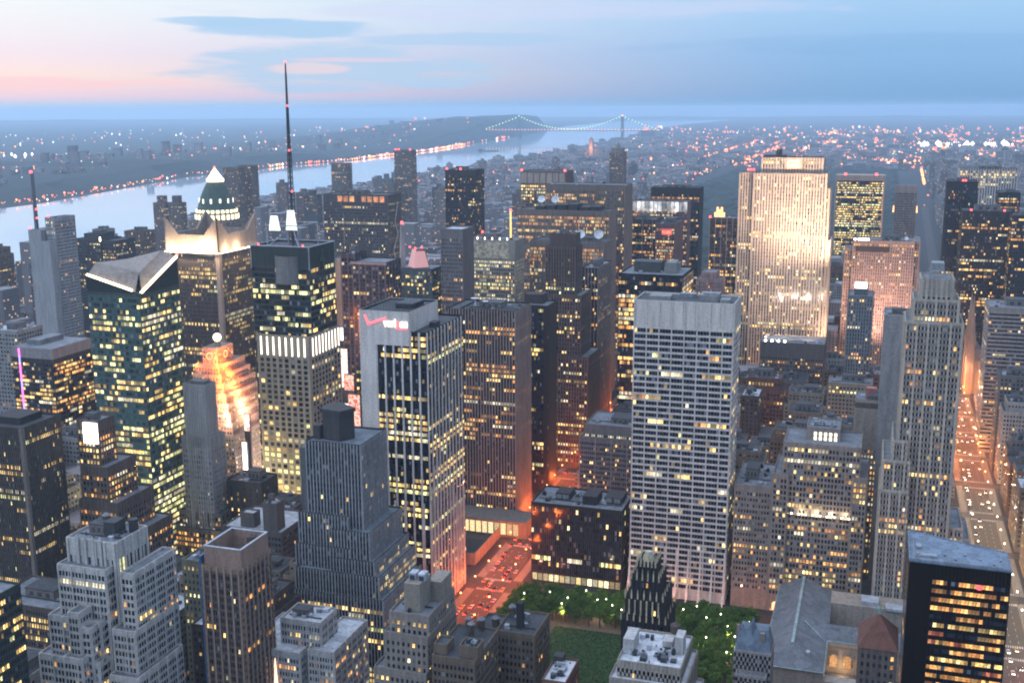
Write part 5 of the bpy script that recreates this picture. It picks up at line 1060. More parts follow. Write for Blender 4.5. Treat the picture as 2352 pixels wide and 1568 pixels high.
a = T['d21']; r = tower('office_tower', 'narrow near-black tower with red beacons, left of the white ribbed slab', [t('d21')], S, seed=4, gear=1, roof=ROOFD, faces='SW'); red_lights(r, [(a[0]+18,a[2]+2,a[4]),(a[0]+21,a[2]+2,a[4])], 1.3)
a = T['gm']; S = st(4.0, 4.0, .45, .8, 1.0, 1, None, 0, 3, 3, .5, 'yellow', .1, .25, .5, .08, col=(.10,.10,.11), pcol=(.62,.62,.64))
r = tower('ribbed_slab', 'bright white vertically ribbed slab tower at the upper right', [t('gm')], S, seed=4, gear=2, roof=ROOF, faces='SW')
S = st(1.7, 3.8, .75, .6, .1, 1, None, .06, 3, 2, .4, 'orange', .06, .32, .45, .07, col=(.025,.022,.022), pcol=(.035,.03,.03))
a = T['oly']; r = tower('office_tower', 'large bronze black tower with scattered orange windows, right of the tall stepped tower', [t('oly')], S, near=True, seed=14, gear=2, roof=ROOFD, faces='SW'); red_lights(r, [(a[0]+9,a[2]+2,a[4]),(a[1]-9,a[2]+2,a[4])], 1.2)
tower('office_tower', 'dark tower with ladder-like lit windows at the right picture edge', [t('oly2')], dict(S, full=.15, part=.5), seed=4, gear=2, roof=ROOFD, faces='SW')
tower('office_tower', 'dark stub of a tower in front of the white ribbed slab', [t('d40')], S, seed=5, gear=2, roof=ROOFD, faces='SW')
a = T['strp']; S = st(1.8, 3.8, .97, .45, 0, 1, None, .3, 3, 4, .5, 'warm', .03, .25, .4, .05, col=(.30,.295,.305), scol=(.32,.315,.325))
tower('banded_office', 'office with horizontal grey bands and dark strip windows, at the right edge beyond the avenue', [t('strp')], S, near=True, seed=7, gear=5, faces='SW')
# twin church spires
r = empty('church', 110, 1350, 0, label='stone church with twin pointed spires lit from below, beside the upper avenue', cat='church'); FOOT.append((98,128,1335,1400))
stn = wall((.36,.28,.23)); m = MB(); m.box(100,124,1345,1400,0,38); m.build('nave', stn, r)
m = MB(); m.poly([(100,1345,38),(124,1345,38),(112,1345,54)]); m.quad((100,1345,38),(112,1345,54),(112,1400,54),(100,1400,38)); m.quad((124,1345,38),(124,1400,38),(112,1400,54),(112,1345,54)); m.build('nave_roof', slate, r)
for yy, dx in ((1343,0),(1366,-1)):
    m = MB(); cx_ = 104.5+dx; m.box(cx_-4.2,cx_+4.2,yy-4.2,yy+4.2,0,60); m.cone(cx_,yy,60,114,4.6,.15,8,0,False)
    for dx2 in (-4,4):
        for dy2 in (-4,4): m.cone(cx_+dx2,yy+dy2,56,70,1.0,.1,4,0,False)
    m.build('spire', stn, r)
lamp('POINT', 'church_flood', (96, 1336, 30), 40000, (1,.55,.3), .5)
# ---- left distance ---------------------------------------------------------
S = st(2.4, 3.8, .5, .5, .2, 1, None, .1, 3, 3, .5, 'warm', .02, .15, .4, .06, col=(.42,.45,.50))
a = T['pale']; r = tower('blank_tower', 'pale blank walled tower with red mast lamps before the river', [(a[0]-16,a[0]+2,a[2]+3,a[3]+8,0,a[4]-2,None),(a[0],a[1],a[2],a[3]+14,0,a[4]-14,None),(a[0]+3,a[1],a[2]+10,a[3]+22,0,a[4]+12,dict(S))], S, seed=3, gear=1, gearbig=False)
m = MB(); m.tube((a[0]-8,a[2]+10,a[4]-3),(a[0]-8,a[2]+10,a[4]+20),.5,5); m.build('mast', DKSTEEL, r); red_lights(r, [(a[0]-8,a[2]+10,a[4]+20),(a[0]-8,a[2]+10,a[4]+10),(a[0]-15,a[2]+5,a[4]-1),(a[0]+6,a[2]+12,a[4]+12)], 1.2)
a = T['dkl']; r = tower('office_tower', 'dark slab with two white roof lamps, right of the pale blank walled tower', [(a[0],a[1]-20,a[2],a[3]+30,0,a[4]),(a[1]-20,a[1],a[2]+2,a[3]+30,0,a[4]-1),(a[0]+10,a[1]-26,a[2]+8,a[3]+24,a[4]-1,a[4]+6,None)], st(2.6,3.8,.5,.5,.2,1,None,.1,3,3,.5,'yellow',.01,.25,.35,.07,col=(.08,.08,.10)), seed=3, gear=2, roof=ROOFD)
for xx in (a[0]+.5, a[1]-20): m = MB(); m.cone(xx,a[2]-.5,a[4]-2,a[4]+3,1.0,.9,6); m.build('roof_lamp', glow('roof_white_light', (1,.95,.75), 5), r)
S = st(2.2, 3.8, .55, .6, .5, 1, None, .1, 3, 9, .5, 'yellow', .05, .25, .45, .07, col=(.10,.10,.12), pcol=(.14,.14,.16))
a = T['tsq1']; r = tower('office_tower', 'broad dark tower with a row of orange lit openings under its roof', [t('tsq1', dy1=20)], S, seed=5, gear=3, roof=ROOFD)
m = MB()
for k in (2,3,4,6,7,8,9): m.box(a[0]+4+k*8,a[0]+10+k*8,a[2]-1.0,a[2]-.65,a[4]-9,a[4]-2)
m.each('lit_opening', lit('orange_opening', (1,.38,.14), (1,.45,.2), .5, 1.1, .2), r)
a = T['tan1']; r = tower('tan_slab', 'narrow tan stone fin rising behind the antenna skyscraper', [t('tan1'),(a[0]-3,a[0]+5,a[2]-6,a[2],0,a[4]-24,None)], st(2,3.8,.2,.4,0,1,None,0,3,3,1,'warm',0,0,0,.01,col=(.46,.36,.30)), seed=2, gear=0, blank='S')
m = MB(); m.tube((a[1]-1,a[2]+10,a[4]-1),(a[1]-1,a[2]+10,a[4]+44),.35,5,0,.12); m.build('mast', plain('pale_steel', (.42,.45,.50), .5, .2), r)
a = T['mlt']; r = tower('office_tower', 'dark plum tower with pale gridded bays and a pinkish cornice, beyond the square', [t('mlt', dy1=12),(a[0]-14,a[0],a[2]+6,a[3]+10,0,a[4]+6)], st(3.2,3.8,.7,.6,.3,2,1.4,.15,3,3,.5,'mix',.02,.2,.4,.1,shade=.2,col=(.06,.05,.07),pcol=(.14,.12,.15)), seed=4, gear=3, roof=ROOF)
m = MB(); m.box(a[0]-1,a[1]+1,a[2]-1,a[2]+1.2,a[4]-2.4,a[4]-.4); m.build('cornice', wall((.42,.34,.36)), r)
a = T['obel']; r = tower('spired_tower', 'glass tower with a pale pylon and a pink lit pyramid top', [(a[0]-6,a[1]+26,a[2],a[3]+24,0,a[4]-4)], st(2,3.8,.8,.6,.1,1,None,.05,3,2,.4,'mix',.05,.4,.5,.15,blue=True,col=(.10,.12,.15)), seed=4, gear=0)
m = MB(); cx_, cy_ = a[0]+1, a[2]+6; m.cone(cx_,cy_,a[4]-5,a[4]+38,3.6,1.6,4); m.build('pylon', wall((.45,.46,.50)), r); red_lights(r, [(cx_,cy_,a[4]+38)], 1.5)
m = MB(); m.cone(a[0]+16,a[2]+12,a[4]-5,a[4]+14,11,6.5,4); m.build('pyramid_top', wall((.3,.26,.28)), r)
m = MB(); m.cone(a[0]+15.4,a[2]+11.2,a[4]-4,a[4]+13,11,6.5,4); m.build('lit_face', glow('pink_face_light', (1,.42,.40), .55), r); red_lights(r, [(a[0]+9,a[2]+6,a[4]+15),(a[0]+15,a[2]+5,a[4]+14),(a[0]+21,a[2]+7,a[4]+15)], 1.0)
m = MB(); p_ = [(cx_-4,cy_,a[4]-8),(cx_-9,cy_,a[4]+12),(cx_-4,cy_,a[4]+28),(cx_-7,cy_,a[4]+40),(cx_-4,cy_,a[4]+56)]
for q0, q1 in zip(p_, p_[1:]): m.tube(q0, q1, .5, 5)
m.build('zigzag_mast', plain('pale_steel', (.42,.45,.50), .5, .2), r)
a = T['gl2']; r = tower('office_tower', 'tall dark tower with red beacons behind the pale glowing tower', [t('gl2', dy1=25)], st(1.8,3.8,.7,.6,.15,1,None,.08,3,6,.4,'orange',.02,.2,.4,.08,col=(.045,.045,.055)), seed=4, gear=2, roof=ROOFD); red_lights(r, [(a[0]+2,a[2]+2,a[4]),(a[0]+22,a[2]+2,a[4])], 1.5)
a = T['cnr']; tower('office_tower', 'grey tower with a pale capped roof left of the pale glowing tower', [t('cnr')], st(1.8,3.8,.5,.6,.4,1,None,.1,3,8,.4,'warm',.02,.15,.4,.06,col=(.22,.22,.25)), seed=4, gear=0, roof=ROOFB)
SR = st(2.8, 3.4, .5, .5, .15, 1, None, .1, 3, 2, .5, 'orange', 0, .15, .35, .1, col=(.20,.17,.17))
for k, lb in (('w60','dark square topped apartment tower with red lamps against the river'),('w61','plain slab tower silhouetted against the river left of the stepped apartment house'),('w62','tall grey twin slab rising beside the glowing pyramid tip, the left one'),('w63','tall grey twin slab rising beside the glowing pyramid tip, the right one'),('tw1','slender twin apartment tower against the river, the left one'),('tw2','slender twin apartment tower against the river, the right one'),('big2','grey crested tower rising above the two wide ribbed slabs')):
    a = T[k]; cx_ = (a[0]+a[1])/2; ti = [t(k)]
    if k in ('tw1','tw2'): ti = [(a[0],a[1],a[2],a[3],0,a[4]-12),(a[0]+6,a[1]-6,a[2]+4,a[3]-4,0,a[4])]
    r = tower('apartment_tower', lb, ti, SR if k != 'big2' else dict(SR, col=(.28,.27,.28)), cat='building', seed=3, gear=1, gearbig=False)
    if k == 'w60': red_lights(r, [(a[0]+4,a[2]+1,a[4]),(a[0]+12,a[2]+1,a[4]),(a[1]-4,a[2]+1,a[4])], 2.2)
    if k == 'big2': m = MB(); m.prism([(a[0]+3,a[2]+4),(cx_,a[2]+1),(a[1]-3,a[2]+4),(a[1]-3,a[3]-4),(a[0]+3,a[3]-4)], a[4]-1, a[4]+9); m.cone(cx_,a[2]+14,a[4]+9,a[4]+20,6,.5,6,0,False); m.build('crest', wall((.28,.27,.28)), r)
# ================================================================ more single buildings
a = T['grb']; SG_ = st(2.4, 3.9, .62, .55, .35, 2, .8, .12, 3, 1.5, .5, 'orange', .25, .2, .6, .06, shade=.15, col=(.20,.185,.18), pcol=(.235,.215,.205))
tower('loft_office', 'grey brown loft office with amber windows, at the foot of the slim pale tower', [(a[0],a[1],a[2],a[3]+20,0,a[4]),(a[0]-3,a[1]+4,a[2]-5,a[3]+18,0,a[4]-11)], SG_, near=True, seed=5, gear=9, roof=ROOFD)
a = T['dkb']; r = tower('loft_office', 'dark brick loft with flat roof and thin lit windows, by the slim pale tower', [(a[0],a[1],a[2],a[3]+14,0,a[4])], st(5,3.9,.16,.5,0,1,None,0,3,3,1,'yellow',0,.1,.3,.2,col=(.07,.065,.065)), near=True, seed=8, gear=5, roof=ROOFD)
r = tower('rooftop_cluster', 'low dark loft with a pale rooftop hut, left of the blue grey pinstriped tower', [(-395,-352,600,640,0,56),(-366,-356,602,612,55,74,None),(-384,-374,604,612,55,65,None)], st(2.4,3.9,.55,.5,.3,2,.8,.1,3,2,.5,'orange',.02,.05,.3,.03,col=(.15,.145,.15)), cat='building', near=True, seed=3, gear=8, roof=ROOFB)
r = tower('edge_tower', 'dark greenish tower with sparse lit floors, cut off at the bottom left corner', [(-372,-349,338,372,0,118)], st(1.5,3.7,.8,.6,.15,1,None,.1,3,2,.4,'yellow',.1,.3,.5,.05,col=(.06,.08,.08)), near=True, seed=3, gear=0)
r = tower('low_office', 'low brown office with a grey roof between the dark brown tower and the stone ziggurat', [(-447,-396,452,486,0,62)], st(1.6,3.7,.6,.6,.2,1,None,.1,3,1.5,.4,'yellow',.15,.3,.5,.06,col=(.14,.12,.11)), near=True, seed=6, gear=4)
r = tower('narrow_building', 'narrow greenish stone building in the gap between the ziggurat and the tan tower', [(-341,-325,478,505,0,88)], st(2.4,3.7,.4,.5,.15,1,None,.1,3,2,.5,'yellow',0,.15,.4,.12,col=(.20,.21,.17)), near=True, seed=9, gear=3)
# hoarding round the excavated site by the avenue
m = MB(); m.box(-318,-262,712,712.5,0,9); m.box(-262.5,-262,712.6,776,0,9); m.box(-318,-262,776.1,776.6,0,9)
tag(m.build('site_hoarding', wall((.30,.29,.29))), 'pale hoarding wall round the empty building site by the red avenue', 'hoarding')
# big lit advertising panels on the square
rng = random.Random(4); SQ = [(T['sqa'],'white'),(T['sqb'],'pink'),(T['sqc'],'white'),(T['sqd'],'red'),(T['sqe'],'red'),(T['sqf'],'white'),(T['sqg'],'pink')]
def screen(c):
    key = ('s', c)
    if key in MATS: return MATS[key]
    m = newmat('advert_screen_'+c); n = G(m); tc = n('ShaderNodeTexCoord')
    a = n('ShaderNodeTexNoise', {'Vector': tc.outputs['Object'], 'Scale': .22, 'Detail': 3.0, 'Distortion': 1.5})
    cr = n('ShaderNodeValToRGB', {0: a.outputs[0]}); k = cr.color_ramp; k.interpolation = 'EASE'; k.elements.new(.45); k.elements.new(.55)
    for e, (p_, q_) in zip(k.elements, {'white': ((.3,(1,.85,.7,1)),(.45,(1,.96,.92,1)),(.55,(1,1,1,1)),(.75,(.9,.9,1,1))), 'pink': ((.3,(.6,.12,.10,1)),(.45,(1,.55,.45,1)),(.52,(1,.95,.9,1)),(.7,(1,.6,.5,1))), 'red': ((.3,(.25,.03,.05,1)),(.44,(1,.16,.08,1)),(.55,(1,.75,.6,1)),(.7,(.5,.08,.1,1)))}[c]): e.position = p_; e.color = q_
    p = n('ShaderNodeBsdfPrincipled', {'Base Color': (.05,.05,.05,1), 'Emission Color': cr.outputs[0], 'Emission Strength': {'white': 3.2, 'pink': 1.8, 'red': 1.1}[c]})
    n('ShaderNodeOutputMaterial', {0: p.outputs[0]}); MATS[key] = m; return m
PC = {'white': (1,.95,.88), 'pink': (1,.62,.62), 'red': (1,.22,.16)}
for i_, (q_, c) in enumerate(SQ):
    xa, xb, y_, hgt, zb_ = q_; za = zb_-(hgt-y_); xb -= 3
    r = empty('billboard', (xa+xb)/2, y_, 0, label=('bright white','pale pink','second bright white','vivid red','low red','tall white','small pink')[i_]+' advertising panel glowing on the theatre square', cat='billboard', group='lit advertising panels on the square')
    m = MB(); m.box(xa-.4,xb+3.4,y_+.2,y_+1.6,0,zb_+.6); m.build('support', DKSTEEL, r)
    m = MB(); m.quad((xa,y_,za),(xb+3,y_,za),(xb+3,y_,zb_),(xa,y_,zb_)); m.build('screen', screen(c), r)
for k in range(7): lamp('POINT', 'square_glow', (BWAY(760+k*60)+rng.uniform(-8,8), 760+k*60, 16), 140000, (1,.80,.74), 3)
for x_, y_, e_ in ((-412,672,3.6e5),(-396,660,2.6e5),(-370,712,2.2e5),(-430,690,1.6e5),(-448,668,1.3e5),(-478,596,1.2e5)): lamp('POINT', 'square_glow', (x_, y_, 30), e_, (1,.82,.42), 3)
for y_, x_ in ((690,-492),(740,-470),(655,-445)): lamp('POINT', 'square_glow', (x_, y_, 14), 45000, (.95,1,.62), 3)
# dark tower beside the square, its red light put into the wall colour
tower('office_tower', 'dark tower with red lit lower floors beside the theatre square', [(-486,-466,1010,1040,0,150)], st(2.6,3.8,.5,.6,.3,2,.8,.1,3,3,.4,'mix',0,.3,.4,.12,shade=.2,col=(.10,.06,.06)), seed=5, gear=2)
# ================================================================ ordinary buildings filling the blocks
PROT = [(0,150,1480,500),(197,395,1205,613),(165,325,1225,540),(20,215,960,760),(383,570,1000,854),(440,570,1085,760),(408,520,1130,636),(570,775,1125,700),(770,832,1000,1500),(826,1080,1345,621),(680,935,1568,530),(1050,1225,1225,796),
 (1065,1225,1420,800),(1215,1290,1060,883),(1240,1345,1060,960),(1335,1420,950,1040),(1420,1590,920,935),(1330,1450,1106,790),(1218,1440,1330,700),(1440,1705,1360,700),(1685,1775,1350,700),(1770,1995,1372,700),(2030,2228,1245,690),(1960,2045,1190,775),
 (2075,2330,1600,470),(1100,1790,1600,690),(1690,2075,1600,690),(2190,2282,1255,1500),(2200,2318,1440,800),(1690,1910,830,1268),(1745,1897,850,1130),(1955,2110,840,1345),(1945,2008,838,1100),(1595,1665,680,1180),(1190,1460,700,1290),(1450,1600,600,1418),(1625,1700,660,1300),
 (365,690,1280,640),(360,640,1600,425),(880,1190,690,1400),(735,910,600,1260),(905,1065,700,1000),(0,380,640,1000),(1910,2040,545,1935),(2040,2115,540,1800),(2170,2345,700,1430),(2225,2352,790,1110),(2200,2260,790,1350),(1698,2352,385,1935),(380,740,560,1310)]
KEEP = [(-222,-46,525,700),(-60,60,560,690),(-330,-256,700,795)]
REF = [('grace','the white grid tower'),('ver','the white sign tower'),('m6','the brown ribbed tower'),('m11','the flat black tower'),('tst','the notched glass tower'),('astor','the floodlit finned tower'),('cn','the antenna skyscraper'),('westin','the neon tower'),('l6','the left-edge ribbed tower'),('f4a','the pinstriped tower'),('hbo','the low glass block'),('sala','the lit stone office'),('p500b','the tall stepped tower'),('ge','the floodlit slab'),('intl','the pink lit slab'),('strp','the banded office'),('wwp','the domed tower'),('tsq1','the orange-topped tower'),('pale','the blank tower'),('dkl','the white-lamped slab'),('mg','the ribbed dish slabs'),('wht','the pale glowing tower'),('oly','the bronze black tower'),('gm','the white ribbed slab'),('solow','the stone framed tower')]
COLS = [('brown brick',(.17,.11,.085)),('dark brick',(.10,.075,.07)),('grey stone',(.27,.26,.26)),('buff stone',(.34,.29,.24)),('tan brick',(.25,.18,.14)),('pale grey',(.36,.37,.39)),('red brick',(.21,.10,.08)),('smoky grey',(.16,.165,.18))]
FST = [[st(2.6+.3*(i % 3), 3.7, .5, .5, .12, 2, .7, .1, 4, 1.8, .6, ('orange','warm','mix','yellow')[i % 4], .01, .10+.05*(i % 3), .4, .07, shade=.12, col=c) for i in range(3)] for _, c in COLS]
NAMEDFOOT = list(FOOT)
rng = random.Random(77); lots = []
def blocked(x0, x1, y0, y1, z=0):
    for a, b, c, d in NAMEDFOOT+KEEP:
        if x0 < b+2 and x1 > a-2 and y0 < d+2 and y1 > c-2: return True
    for f, w_ in ((av5, 17), (av6, 18), (BWAY, 22)):
        if x0 < f(y0)+w_ and x1 > f(y0)-w_ and (f is not BWAY or y0 > 690): return True
    for xa in (-745,-1000,-1255,-1500):
        c = xa-.01*y0
        if x0 < c+14 and x1 > c-14: return True
    return False
for s in range(38, 60):
    for row in (0, 1):
        ya = street_y(s)+(14 if s in (42, 57) else 9); yb = street_y(s+1)-(14 if s+1 in (42, 57) else 9); md = (ya+yb)/2
        y0, y1 = (ya, md-.5) if row == 0 else (md+.5, yb); x = -1620.
        while x < 260:
            w_ = rng.uniform(15, 42); x0, x1 = x+.4, x+w_; x = x1
            zmax = 70 if -250 < x0 < 90 else 75 if x0 > 90 else 65 if x0 > -740 else 42
            h = rng.uniform(16, zmax) if rng.random() < .75 else rng.uniform(zmax*.8, zmax*1.45)
            if -1250 < x0 < -700 and rng.random() < .06: h = rng.uniform(80, 140)
            if x0 < -1300: h = min(h, rng.uniform(9, 20))
            if blocked(x0, x1, y0, y1): x = x0+3; continue
            px0, py0 = proj(x0, y0, h); px1, py1 = proj(x1, y0, h); bx, by = proj((x0+x1)/2, y0, 0)
            if px1 < -30 or px0 > 2380 or py0 > 1640 or min(by, 9e9) < 250: continue
            ok = True
            for xa, xb, yl, Yb in PROT:
                if y0 < Yb-5 and px0 < xb-4 and px1 > xa+4:
                    while h > 7 and proj((x0+x1)/2, y1, h)[1] < yl: h -= 3
            if h < 9: 
                if y0 < 700: continue
                h = rng.uniform(8, 11)
            dep = y1-y0-(rng.uniform(0, 9) if rng.random() < .5 else 0)
            area = (px1-px0)*abs(by-proj((x0+x1)/2, y0, h)[1])
            lots.append((area, x0, x1, y0, y0+dep, h))
lots.sort(reverse=True)
NF = 200
used = {}
def relation(x0, x1, y0, h):
    cx, cy = proj((x0+x1)/2, y0, h); best = None
    for k, ph in REF:
        a = T[k]; qx, qy = proj((a[0]+a[1])/2, a[2], a[4]*.5); d = abs(cx-qx)+.5*abs(cy-qy)+abs(y0-a[2])*.4
        if best is None or d < best[0]: best = (d, k, ph, qx, a[2])
    _, k, ph, qx, ay = best
    side = 'left of' if cx < qx else 'right of'
    dep = 'behind and ' if y0 > ay+40 else 'before and ' if y0 < ay-40 else 'just '
    return dep+side+' '+ph
LISTF = []
rest = lots[NF:]
for area, x0, x1, y0, y1, h in lots[:NF]:
    ci = rng.randrange(len(COLS)); S = rng.choice(FST[ci]); cname = COLS[ci][0]
    tall = 'low' if h < 24 else 'mid-height' if h < 62 else 'tall'
    ti = [(x0,x1,y0,y1,0,h)]; feat = 'tarred roof'; rf = ROOFD; tank = False; u = rng.random()
    if h > 38 and u < .35 and x1-x0 > 18: ti.append((x0+3,x1-3,y0+3,y1-2,h-1,h+rng.uniform(6,12))); feat = 'stepped top'
    elif u < .5: rf = ROOFB; feat = 'pale roof'
    elif u < .75: tank = True; feat = 'water tank'
    elif u < .88: rf = ROOF; feat = 'grey roof'
    LISTF.append([x0,x1,y0,y1,h,ti,S,rf,tank,feat,'%s %s block with %s, %s' % (tall, cname, feat, relation(x0,x1,y0,h))])
from collections import Counter
cnt = Counter(q[-1] for q in LISTF); seen = Counter()
for q in sorted(LISTF, key=lambda q: proj((q[0]+q[1])/2, q[2], q[4])[0]):
    lb = q[-1]
    if cnt[lb] > 1:
        seen[lb] += 1
        q[-1] = lb+', '+{1: 'leftmost', 2: 'second from left', 3: 'third from left', 4: 'fourth from left'}.get(seen[lb], 'rightmost')
for x0,x1,y0,y1,h,ti,S,rf,tank,feat,lb in LISTF:
    while len(lb.split()) > 16: lb = lb.replace('mid-height ','',1) if 'mid-height ' in lb else lb.replace(' with ',', ',1) if ' with ' in lb else ' '.join(lb.split()[1:])
    tower('city_building', lb, ti, S, group='ordinary buildings filling the city blocks', gear=5 if y0 < 1100 else 2, roof=rf, tank=tank, gearbig=h > 25)
# ================================================================ the far city: thousands of blocks that read as one mass
def citymat(name, base, lp):
    m = newmat(name); n = G(m); M = lambda op, a, b=None: n('ShaderNodeMath', {0: a} if b is None else {0: a, 1: b}, operation=op).outputs[0]
    ge = n('ShaderNodeNewGeometry'); tc = n('ShaderNodeTexCoord'); s = n('ShaderNodeSeparateXYZ', {0: tc.outputs['Object']}); sn = n('ShaderNodeSeparateXYZ', {0: ge.outputs['Normal']})
    ny = M('GREATER_THAN', M('ABSOLUTE', sn.outputs[1]), .5); u = n('ShaderNodeMix', {0: ny, 2: s.outputs[1], 3: s.outputs[0]}).outputs[0]
    us, vs_ = M('DIVIDE', u, 3.6), M('DIVIDE', s.outputs[2], 3.4); fu, fv = M('FRACT', us), M('FRACT', vs_)
    inw = M('MULTIPLY', M('MULTIPLY', M('GREATER_THAN', fu, .28), M('LESS_THAN', fu, .74)), M('MULTIPLY', M('GREATER_THAN', fv, .25), M('LESS_THAN', fv, .75)))
    side = M('LESS_THAN', M('ABSOLUTE', sn.outputs[2]), .5); inw = M('MULTIPLY', inw, side)
    cell = n('ShaderNodeCombineXYZ', {0: M('FLOOR', us), 1: M('FLOOR', vs_), 2: M('MULTIPLY', ge.outputs['Random Per Island'], 91.7)})
    wn = n('ShaderNodeTexWhiteNoise', {0: cell.outputs[0]}, noise_dimensions='3D'); on = M('MULTIPLY', M('LESS_THAN', wn.outputs[0], lp), inw)
    k = n('ShaderNodeMapRange', {0: ge.outputs['Random Per Island'], 3: .45, 4: 1.6}); c = n('ShaderNodeVectorMath', {0: base, 3: k.outputs[0]}, operation='SCALE')
    c2 = n('ShaderNodeMix', {0: inw, 6: c.outputs[0], 7: (.02,.022,.03,1)}, data_type='RGBA')
    ce = n('ShaderNodeMix', {0: wn.outputs[1], 6: (1,.45,.16,1), 7: (1,.80,.45,1)}, data_type='RGBA')
    p = n('ShaderNodeBsdfPrincipled', {'Base Color': c2.outputs[2], 'Roughness': .8, 'Emission Color': ce.outputs[2], 'Emission Strength': M('MULTIPLY', on, 1.5)})
    n('ShaderNodeOutputMaterial', {0: p.outputs[0]}); m.cycles.emission_sampling = 'NONE'; return m
mb = MB(); rng = random.Random(8)
for area, x0, x1, y0, y1, h in rest: mb.box(x0, x1, y0, y1, 0, h, 0, 'b')
y = street_y(57)
while y < 12500:
    big = 1 if y < 5000 else 1.6 if y < 8000 else 2.4
    xl = at_shore(EAST, y)+50; x = xl
    while x < 2600:
        w_ = rng.uniform(16, 46)*big; d_ = rng.uniform(16, 32)*big; x0, x1 = x, x+w_*.92; x += w_
        if -760-.01*(y-2050) < x1 and x0 < 95+.016*(y-1300) and 2045 < y < 6130: continue
        if y < 2060 and -1620 < x0 < 260: continue
        px, py = proj((x0+x1)/2, y, 20)
        if px < -20 or px > 2372: continue
        if abs(x0-av5(y)) < 24 or abs(x1-av5(y)) < 24: continue
        if rng.random() < (.08 if y < 6000 else .25): continue
        if x < -700: h = rng.uniform(10, 30) if rng.random() < .86 else rng.uniform(32, 62 if y < 4600 else 48)
        elif y < 6200: h = rng.uniform(25, 60) if rng.random() < .7 else rng.uniform(60, 120)
        else: h = rng.uniform(10, 24) if rng.random() < .88 else rng.uniform(35, 58)
        if y > 8000: h *= .9
        if x < -1500 and y < 4200: h = rng.uniform(10, 26)
        if blocked(x0, x1, y, y+d_): continue
        mb.box(x0, x1, y, y+d_, 0, h, 0, 'b')
        if h > 40 and rng.random() < .6: mb.box(x0+w_*.25, x1-w_*.3, y+d_*.3, y+d_*.8, h, h+rng.uniform(4,9), 0, 'b')
    y += 40*big
tag(mb.build('distant_buildings', citymat('far_facade', (.15,.14,.145), .07)), 'mass of distant city blocks stretching to the far bridge', 'city blocks', kind='stuff')
# mid-rise towers along the river end of the island: single silhouettes
rng = random.Random(29); k = 0
for (x, y, w_, h) in [(-1500,2350,26,150),(-1380,2500,30,128),(-1640,2700,24,122),(-1250,2300,34,140),(-1120,2450,26,160),(-1750,3050,28,112),(-1450,3100,30,125),(-1180,2900,34,118),(-950,2350,30,150),(-1330,3500,30,110),(-1700,3790,26,105),(-1050,3300,28,115),(-900,2900,26,132),(-850,2600,30,128),(-1560,4300,30,98),(-1200,4200,30,102),(-1800,5000,34,92),(-1500,5200,34,96),(-880,3700,32,118),(-1000,4600,34,105)]:
    px = proj(x, y, h)[0]; lb = 'distant apartment tower number'
    pos = 'a %s %s apartment tower' % (('slim','broad')[w_ > 29], ('pale','brown','grey','dark')[k % 4])
    tower('apartment_tower', pos.replace('a ', '', 1)+', '+('by the river' if x < -1400 else 'halfway to the woods' if x < -1000 else 'near the woods')+', '+('in the nearest rank' if y < 2600 else 'in the middle rank' if y < 3700 else 'in the farthest rank'), [(x,x+w_,y,y+24,0,h-9),(x+w_*.3,x+w_*.7,y+6,y+18,0,h)], st(3.2,3.4,.5,.5,0,1,None,0,3,2,.5,'orange',0,.1,.3,.08,col=((.26,.24,.24),(.17,.12,.11),(.2,.2,.22),(.10,.09,.10))[k % 4]), gear=0, seed=k, group='apartment towers along the far west side'); k += 1
# riverside church tower
r = empty('church_tower', -1790, 7082, 0, label='distant square church tower lit warm on the river bank below the bridge', cat='church'); stn2 = wall((.34,.25,.22))
m = MB(); m.box(-1830,-1700,7070,7105,0,60); m.build('nave', wall((.18,.17,.18)), r); m = MB(); m.box(-1792,-1768,7060,7084,0,128); m.cone(-1780,7072,128,140,11,2,8); m.build('spire', stn2, r); lamp('POINT', 'tower_flood', (-1775, 7020, 70), 400000, (1,.5,.3), 2)
# pier sheds, ship, stack
r = tag(empty('power_station_stack', -1790, 1900, 0), 'tall thin chimney stack with a red lamp standing by the river', 'chimney'); m = MB(); m.cone(-1650,1900,0,196,5,3.4,12); m.build('shaft', wall((.12,.11,.13)), r); red_lights(r, [(-1650,1897,196)], 3)
m = MB(); yy = 8300; m.prism([(-2990,yy),(-2960,yy-8),(-2840,yy-8),(-2820,yy),(-2840,yy+8),(-2960,yy+8)], -1.2, 6); m.box(-2980,-2950,yy-5,yy+5,6,16); tag(m.build('barge', plain('barge_hull', (.05,.06,.07), .8)), 'dark barge lying in the middle of the river', 'barge')
# ================================================================ far lights
def octa(mb, x, y, z, r, m):
    i = len(mb.v); mb.v += [(x+r,y,z),(x,y+r,z),(x-r,y,z),(x,y-r,z),(x,y,z+r*1.2),(x,y,z-r*1.2)]
    for f in ((0,1,4),(1,2,4),(2,3,4),(3,0,4),(1,0,5),(2,1,5),(3,2,5),(0,3,5)): mb.f.append(tuple(i+k for k in f)); mb.m.append(m)
LM = [glow('far_orange', (1,.17,.03), 2.7), glow('far_amber', (1,.38,.08), 3.2), glow('far_white', (1,.85,.7), 3.2), glow('far_red', (1,.08,.06), 2.4), glow('far_green', (.6,1,.7), 1.8)]
mb = MB(); rng = random.Random(99)
def put(x, y, z, k=1., m=None):
    d = math.hypot(x, y); px, py = proj(x, y, z)
    if -5 < px < 2357: octa(mb, x, y, z, d/1127*.72*k*rng.choice((.55,.7,.85,1,1.2,1.6)), rng.choices((0,1,2,3,4), (52,22,14,8,4))[0] if m is None else m)
def pick(y0, y1): # uniform in picture height
    u = rng.random(); return 1/((1-u)/y0+u/y1)
